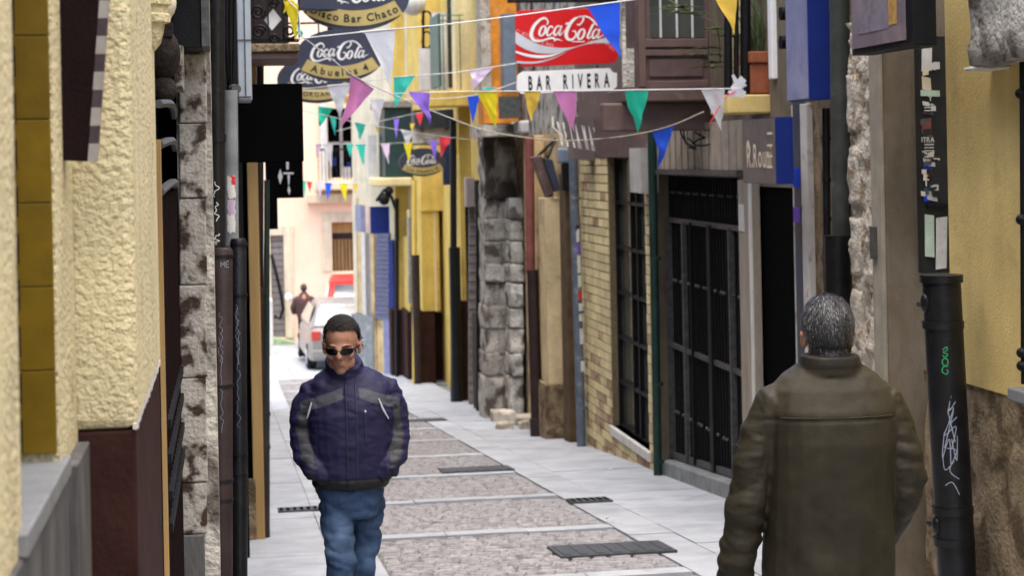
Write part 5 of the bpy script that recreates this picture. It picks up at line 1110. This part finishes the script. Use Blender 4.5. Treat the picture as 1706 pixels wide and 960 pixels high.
for s in (-1, 1): q.tube([Hp(s * .060, -.070, .116), Hp(s * .076, -.05, .118), Hp(s * .083, .01, .118)], .003, 6)
q.build('frame', m_lens, sgo, smooth=True)
for s in (-1, 1): MB().tube([Hp(s * .014, -.091, .131), Hp(s * .034, -.092, .136), Hp(s * .056, -.076, .131)], [.003, .0042, .002], 6).build('eyebrow', m_hairD, per)
MB().tube([Hp(-.024, -.084, .044), Hp(-.010, -.0925, .048), Hp(.010, -.0925, .048), Hp(.024, -.084, .044)], [.002, .004, .004, .002], 8).build('lips', m_lip, per, smooth=True)
# jacket
jk = MB()
jk.loft([ring(.905, .0, .0, .158, .115), ring(.93, 0, 0, .168, .125), ring(1.0, 0, 0, .178, .135), ring(1.12, 0, .0, .186, .138), ring(1.22, 0, 0, .190, .138), ring(1.29, 0, .005, .192, .128), ring(1.352, 0, .01, .178, .112), ring(1.392, -.004, .012, .138, .096), ring(1.418, -.008, .008, .085, .078)])
for s in (-1, 1):
    jk.tube([(s * .10, .012, 1.338), (s * .155, .015, 1.308), (s * .186, .02, 1.243), (s * .200, .02, 1.16), (s * .204, .0, 1.10), (s * .186, -.045, 1.035), (s * .154, -.085, .985), (s * .115, -.085, .955)], [.062, .071, .069, .064, .060, .054, .047, .035], 18)
jk.loft([ring(1.375, -.014, -.004, .088, .088), ring(1.42, -.02, -.010, .080, .088, ty=.1), ring(1.455, -.026, -.012, .080, .090, ty=.35)])
def wr_navy(co, n):
    arm = abs(co.x) > .15
    f = noise.fractal(Vector((co.x * 9, co.y * 9, co.z * (26 if arm else 9))), 1, 2, 4) * (.0065 if arm else .0055)
    f += .0055 * (abs(noise.noise(Vector((co.x * 10 + co.z * 9, co.y * 8, co.z * 24)))) * 2 - .5) * (1 if arm else .6)
    if co.z < .955: f -= .005 * math.sin(math.pi * min(1, max(0, (co.z - .945) / .01)))
    if not arm and abs(co.x + .004) < .022 and co.y < -.02 and co.z < 1.40: f += .004
    return co + n * f
me = remesh(jk, .0058, 3, wr_navy)
NAVY, GREY, DARK = (.0115, .0105, .040), (.056, .059, .072), (.011, .0105, .012)
def c_navy(co, n):
    x, y, z = co
    zb = 1.352 - (abs(x) - .03) * .34
    if z < .952: return DARK
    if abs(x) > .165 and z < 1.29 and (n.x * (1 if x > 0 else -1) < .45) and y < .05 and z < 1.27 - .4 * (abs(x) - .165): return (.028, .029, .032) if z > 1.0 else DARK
    if y < .06 and zb - .052 < z < zb - .004 and abs(x) > .035 and abs(x) < .215: return GREY
    return NAVY
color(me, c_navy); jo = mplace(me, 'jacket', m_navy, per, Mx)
def surf(me_, x, z, off=.003):
    """front surface point of a local mesh at x, z"""
    best = None
    for v in me_.vertices:
        d = (v.co.x - x) ** 2 + (v.co.z - z) ** 2
        if v.co.y < 0 and d < 1.2e-4 and (best is None or v.co.y < best): best = v.co.y
    return Vector((x, (best if best is not None else -.13) - off, z))
lm = me.copy(); lm.transform(Mx.inverted() @ Matrix.Translation(WL[per.name]))
for st in ([(-.168, 1.285), (-.178, 1.25), (-.188, 1.215)], [(.118, 1.295), (.135, 1.25), (.160, 1.205)]): MB().tube([Mx @ surf(lm, x, z, .0) for x, z in st], [.003, .005, .003], 6).build('piping', m_pip, jo, smooth=True)
MB().tube([Mx @ surf(lm, .058, z, .0) for z in (1.24, 1.20, 1.16, 1.12)], .004, 6).build('pocket_zip', m_zip, jo, smooth=True); MB().ell(Mx @ surf(lm, .058, 1.245, .002), (.004, .003, .006), u=8, v=6).build('zip_pull', m_pip, jo)
q = MB()
for x in (-.022, .020): q.tube([Mx @ surf(lm, x, z, -.002) for z in [1.36 - .05 * k for k in range(9)]], .0028, 5)
q.build('placket_seam', m_zip, jo, smooth=True)
# jeans and shoes
jn = MB(); jn.loft([ring(.78, 0, 0, .125, .095), ring(.86, 0, 0, .142, .105), ring(.93, 0, 0, .15, .11)])
jn.tube([(-.068, -.01, .84), (-.062, -.06, .66), (-.055, -.11, .48), (-.055, -.09, .28), (-.06, -.06, .07)], [.078, .070, .060, .058, .062], 18); jn.tube([(.072, .02, .84), (.062, .05, .66), (.052, .05, .48), (.052, .14, .30), (.05, .20, .14)], [.074, .058, .050, .052, .058], 18)
def wr_den(co, n): return co + n * (noise.fractal(Vector((co.x * 11, co.y * 11, co.z * 14)), 1, 2, 4) * .010 + .010 * (abs(noise.noise(Vector((co.x * 9 + co.z * 10, co.y * 8, co.z * 14)))) * 2 - .5))
me = remesh(jn, .007, 3, wr_den)
def c_den(co, n):
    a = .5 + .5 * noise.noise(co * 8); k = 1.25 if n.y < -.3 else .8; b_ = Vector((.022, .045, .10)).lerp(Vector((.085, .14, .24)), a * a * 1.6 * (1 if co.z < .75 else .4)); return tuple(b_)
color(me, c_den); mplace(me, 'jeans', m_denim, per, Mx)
for (x, y, z) in ((-.06, -.07, .0), (.06, .21, .06)):
    q = MB(); shoe(q, x, y, z, 0); mplace(remesh(q, .008, 3), 'shoe', m_shoe, per, Mx)
# ---------------------------------------------------------------- man in olive jacket (walks away)
Yo = 5.72; g0 = aY(1383, 700, Yo); loc = Vector((g0.x, Yo, gz(Yo)))
per = thing('person', 'grey-haired man in olive jacket seen from behind', 'person', loc)
Mx = Matrix.Translation(loc) @ Matrix.Rotation(math.radians(-6), 4, 'Z') @ Matrix.Scale(.96, 4)
Lh = Matrix.Translation((.0, .03, 1.474)) @ Matrix.Rotation(math.pi, 4, 'Z') @ Matrix.Rotation(math.radians(-2), 4, 'X') @ Matrix.Scale(1.07, 4)
hd = head_mesh(1); bb = MB(); bb.add([Lh @ Vector(v) for v in hd.v], hd.f)
bb.tube([(0, .01, 1.5), (0, 0, 1.38), (0, 0, 1.0), (0, 0, .88)], [.055, .07, .1, .1], 14)
bb.tube([(-.07, 0, .9), (-.09, .06, .48), (-.09, .02, .07)], [.06, .05, .04], 10); bb.tube([(.07, 0, .9), (.09, -.02, .48), (.09, -.12, .1)], [.06, .05, .04], 10)
bb.tube([(-.03, 0, 1.36), (-.2, 0, 1.33), (-.29, 0, 1.1), (-.335, .02, .80)], [.04, .045, .042, .030], 10); hand(bb, (-.345, .03, .80), (-.1, .15, -1), (.9, .2, 0), .35, 1)
bb.tube([(.03, 0, 1.36), (.2, 0, 1.33), (.25, -.03, 1.1), (.17, .06, .93)], [.04, .045, .042, .03], 10); hand(bb, (.17, .06, .93), (-.7, .1, -.3), (0, 1, 0), .1, -1)
me = remesh(bb, .0055, 3); headm = me.copy(); mplace(me, 'body', m_skin, per, Mx); inv = Lh.inverted()
def t_hair2(c, n):
    q = inv @ c
    return .03 < q.z < .3 and ((q.y > .028 and q.z > .03 and (abs(q.x) < .074 or q.z > .13)) or (q.y > -.02 and q.z > .142) or q.z > .2)
mats_w = lambda c: min(.9, max(.06, .10 + (abs((inv @ c).x) - .035) * 11 + (.22 if (inv @ c).z > .2 else 0) - (.25 if (inv @ c).z < .10 else 0)))
hair_part(headm, t_hair2, 5200, .030, [m_hairB, m_hairG], per, Mx, lambda c, n: Vector((.15 * c.x, -.35, -1)), 5, .008, .0013)
jk = MB()
jk.loft([ring(.73, -.02, 0, .222, .152), ring(.80, -.02, 0, .224, .155), ring(.95, -.015, 0, .222, .152), ring(1.1, -.005, -.005, .222, .15), ring(1.24, 0, -.01, .228, .148), ring(1.35, 0, -.01, .226, .138), ring(1.42, 0, -.002, .205, .122), ring(1.465, 0, .004, .162, .106), ring(1.50, 0, .01, .112, .095)])
jk.tube([(-.11, .0, 1.400), (-.182, .0, 1.362), (-.236, -.0, 1.268), (-.280, -.005, 1.12), (-.302, -.01, 1.0), (-.325, .0, .88), (-.340, .01, .76)], [.070, .080, .076, .072, .068, .065, .064], 18)
jk.tube([(.11, .0, 1.400), (.178, .0, 1.362), (.222, -.01, 1.268), (.250, -.03, 1.14), (.250, -.03, 1.06), (.222, .02, .96), (.18, .07, .88)], [.070, .080, .076, .070, .064, .060, .055], 18)
jk.loft([ring(1.47, 0, -.004, .112, .104), ring(1.505, 0, -.010, .104, .102), ring(1.535, 0, -.008, .098, .099)])
def wr_ol(co, n):
    arm = co.x < -.245 or co.x > .205
    f = noise.fractal(Vector((co.x * 6, co.y * 6, co.z * (14 if arm else 5))), 1, 2, 4) * (.008 if arm else .006)
    if arm: f += .008 * (abs(noise.noise(Vector((co.x * 7 + co.z * 8, co.y * 6, co.z * 15)))) * 2 - .5) * (1 if co.z < 1.28 else .4)
    else: f += .004 * math.sin(co.x * 42 + 3 * noise.noise(co * 4)) * max(0, min(1, (1.2 - co.z) * 3))
    yoke = 1.335
    if co.y < 0 and not arm: f -= .0035 * math.exp(-((co.z - yoke + .01) / .0055) ** 2)
    return co + n * f
me = remesh(jk, .0066, 3, wr_ol)
OL, COLR = (.019, .0155, .008), (.0105, .0085, .0058)
def c_ol(co, n):
    a = 1 + .22 * noise.noise(co * 5) + .12 * noise.noise(co * 17)
    if co.z > 1.494 and abs(co.x) < .125: return tuple(v * a for v in COLR)
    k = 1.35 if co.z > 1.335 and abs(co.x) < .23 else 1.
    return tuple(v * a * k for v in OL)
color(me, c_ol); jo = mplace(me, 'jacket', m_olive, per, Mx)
lm = me.copy(); lm.transform(Mx.inverted() @ Matrix.Translation(WL[per.name]))
q = MB(); q.tube([Mx @ surf(lm, -.19 + .038 * k, 1.334, -.001) for k in range(11)], .0018, 5); q.build('yoke_seam', M('olive seam', (.04, .034, .02), .7), jo, smooth=True)
tr = MB(); tr.loft([ring(.72, -.01, 0, .17, .13), ring(.85, -.01, 0, .18, .14), ring(.95, -.01, 0, .18, .13)])
tr.tube([(-.09, 0, .8), (-.09, .06, .48), (-.09, .02, .07)], [.098, .08, .07], 16); tr.tube([(.09, 0, .8), (.09, -.02, .48), (.09, -.12, .1)], [.098, .08, .07], 16)
me = remesh(tr, .009, 3, wr_den); mplace(me, 'trousers', m_cuff, per, Mx)
for (x, y, z) in ((-.09, .04, .0), (.09, -.13, .03)):
    q = MB(); shoe(q, x, y, z, math.pi); mplace(remesh(q, .009, 3), 'shoe', m_shoe, per, Mx)
# ---------------------------------------------------------------- far man from behind
f0 = aG(508, 580); loc = Vector((f0.x, f0.y, gz(f0.y)))
per = thing('person', 'man in brown jacket walking away beside the parked cars', 'person', loc); Mx = Matrix.Translation(loc)
Lh = Matrix.Translation((.0, .02, 1.50)) @ Matrix.Rotation(math.pi, 4, 'Z'); hd = head_mesh(1); bb = MB(); bb.add([Lh @ Vector(v) for v in hd.v], hd.f)
bb.tube([(0, 0, 1.5), (0, 0, 1.36), (0, 0, 1.0)], [.06, .13, .12], 12)
for s in (-1, 1): bb.tube([(s * .1, 0, .9), (s * .1, .02, .5), (s * .1, 0, .1)], [.08, .055, .04], 10); bb.tube([(s * .2, 0, 1.36), (s * .3, .0, 1.1), (s * .26, .12, .95)], [.05, .045, .032], 10); hand(bb, (s * .26, .12, .95), (-s * .3, .8, -.2), (0, 0, -1), .3, s)
me = remesh(bb, .009, 3); headm = me.copy(); mplace(me, 'body', m_skin, per, Mx); inv = Lh.inverted()
mats_w = lambda c: .3
hair_part(headm, t_hair2, 600, .03, [m_hairB], per, Mx, lambda c, n: Vector((0, -.3, -1)), 6, .012, .003)
jk = MB(); jk.loft([ring(.84, 0, 0, .2, .14), ring(1.0, 0, 0, .22, .15), ring(1.25, 0, 0, .235, .145), ring(1.36, 0, 0, .22, .12), ring(1.44, 0, .01, .14, .09), ring(1.51, 0, .02, .09, .08)])
for s in (-1, 1): jk.tube([(s * .15, 0, 1.37), (s * .22, 0, 1.33), (s * .31, -.01, 1.1), (s * .28, .08, .98), (s * .26, .11, .95)], [.07, .08, .072, .065, .06], 14)
mplace(remesh(jk, .012, 3), 'jacket', m_brownj, per, Mx)
tr = MB(); tr.loft([ring(.75, 0, 0, .16, .12), ring(.9, 0, 0, .18, .13)]); tr.tube([(-.09, 0, .82), (-.09, .04, .48), (-.08, -.1, .12)], [.095, .075, .065], 14); tr.tube([(.09, 0, .82), (.09, 0, .48), (.08, .08, .07)], [.095, .075, .065], 14)
mplace(remesh(tr, .012, 3), 'jeans', M('navy jeans', (.03, .04, .075), .85), per, Mx)
for (x, y, z) in ((-.08, -.1, .04), (.08, .09, .0)): q = MB(); shoe(q, x, y, z, math.pi); mplace(remesh(q, .011, 3), 'shoe', M('red shoe', (.22, .05, .05), .6), per, Mx)
q = MB(); q.ell(aY(481, 496, f0.y - .1), (.1, .09, .12)); tag(q.build('white_bag', m_signwhite, smooth=True), 'small white bag held by the man walking away', 'bag')
# ---------------------------------------------------------------- tidy: meshes left over
for me_ in list(bpy.data.meshes):
    if me_.users == 0: bpy.data.meshes.remove(me_)
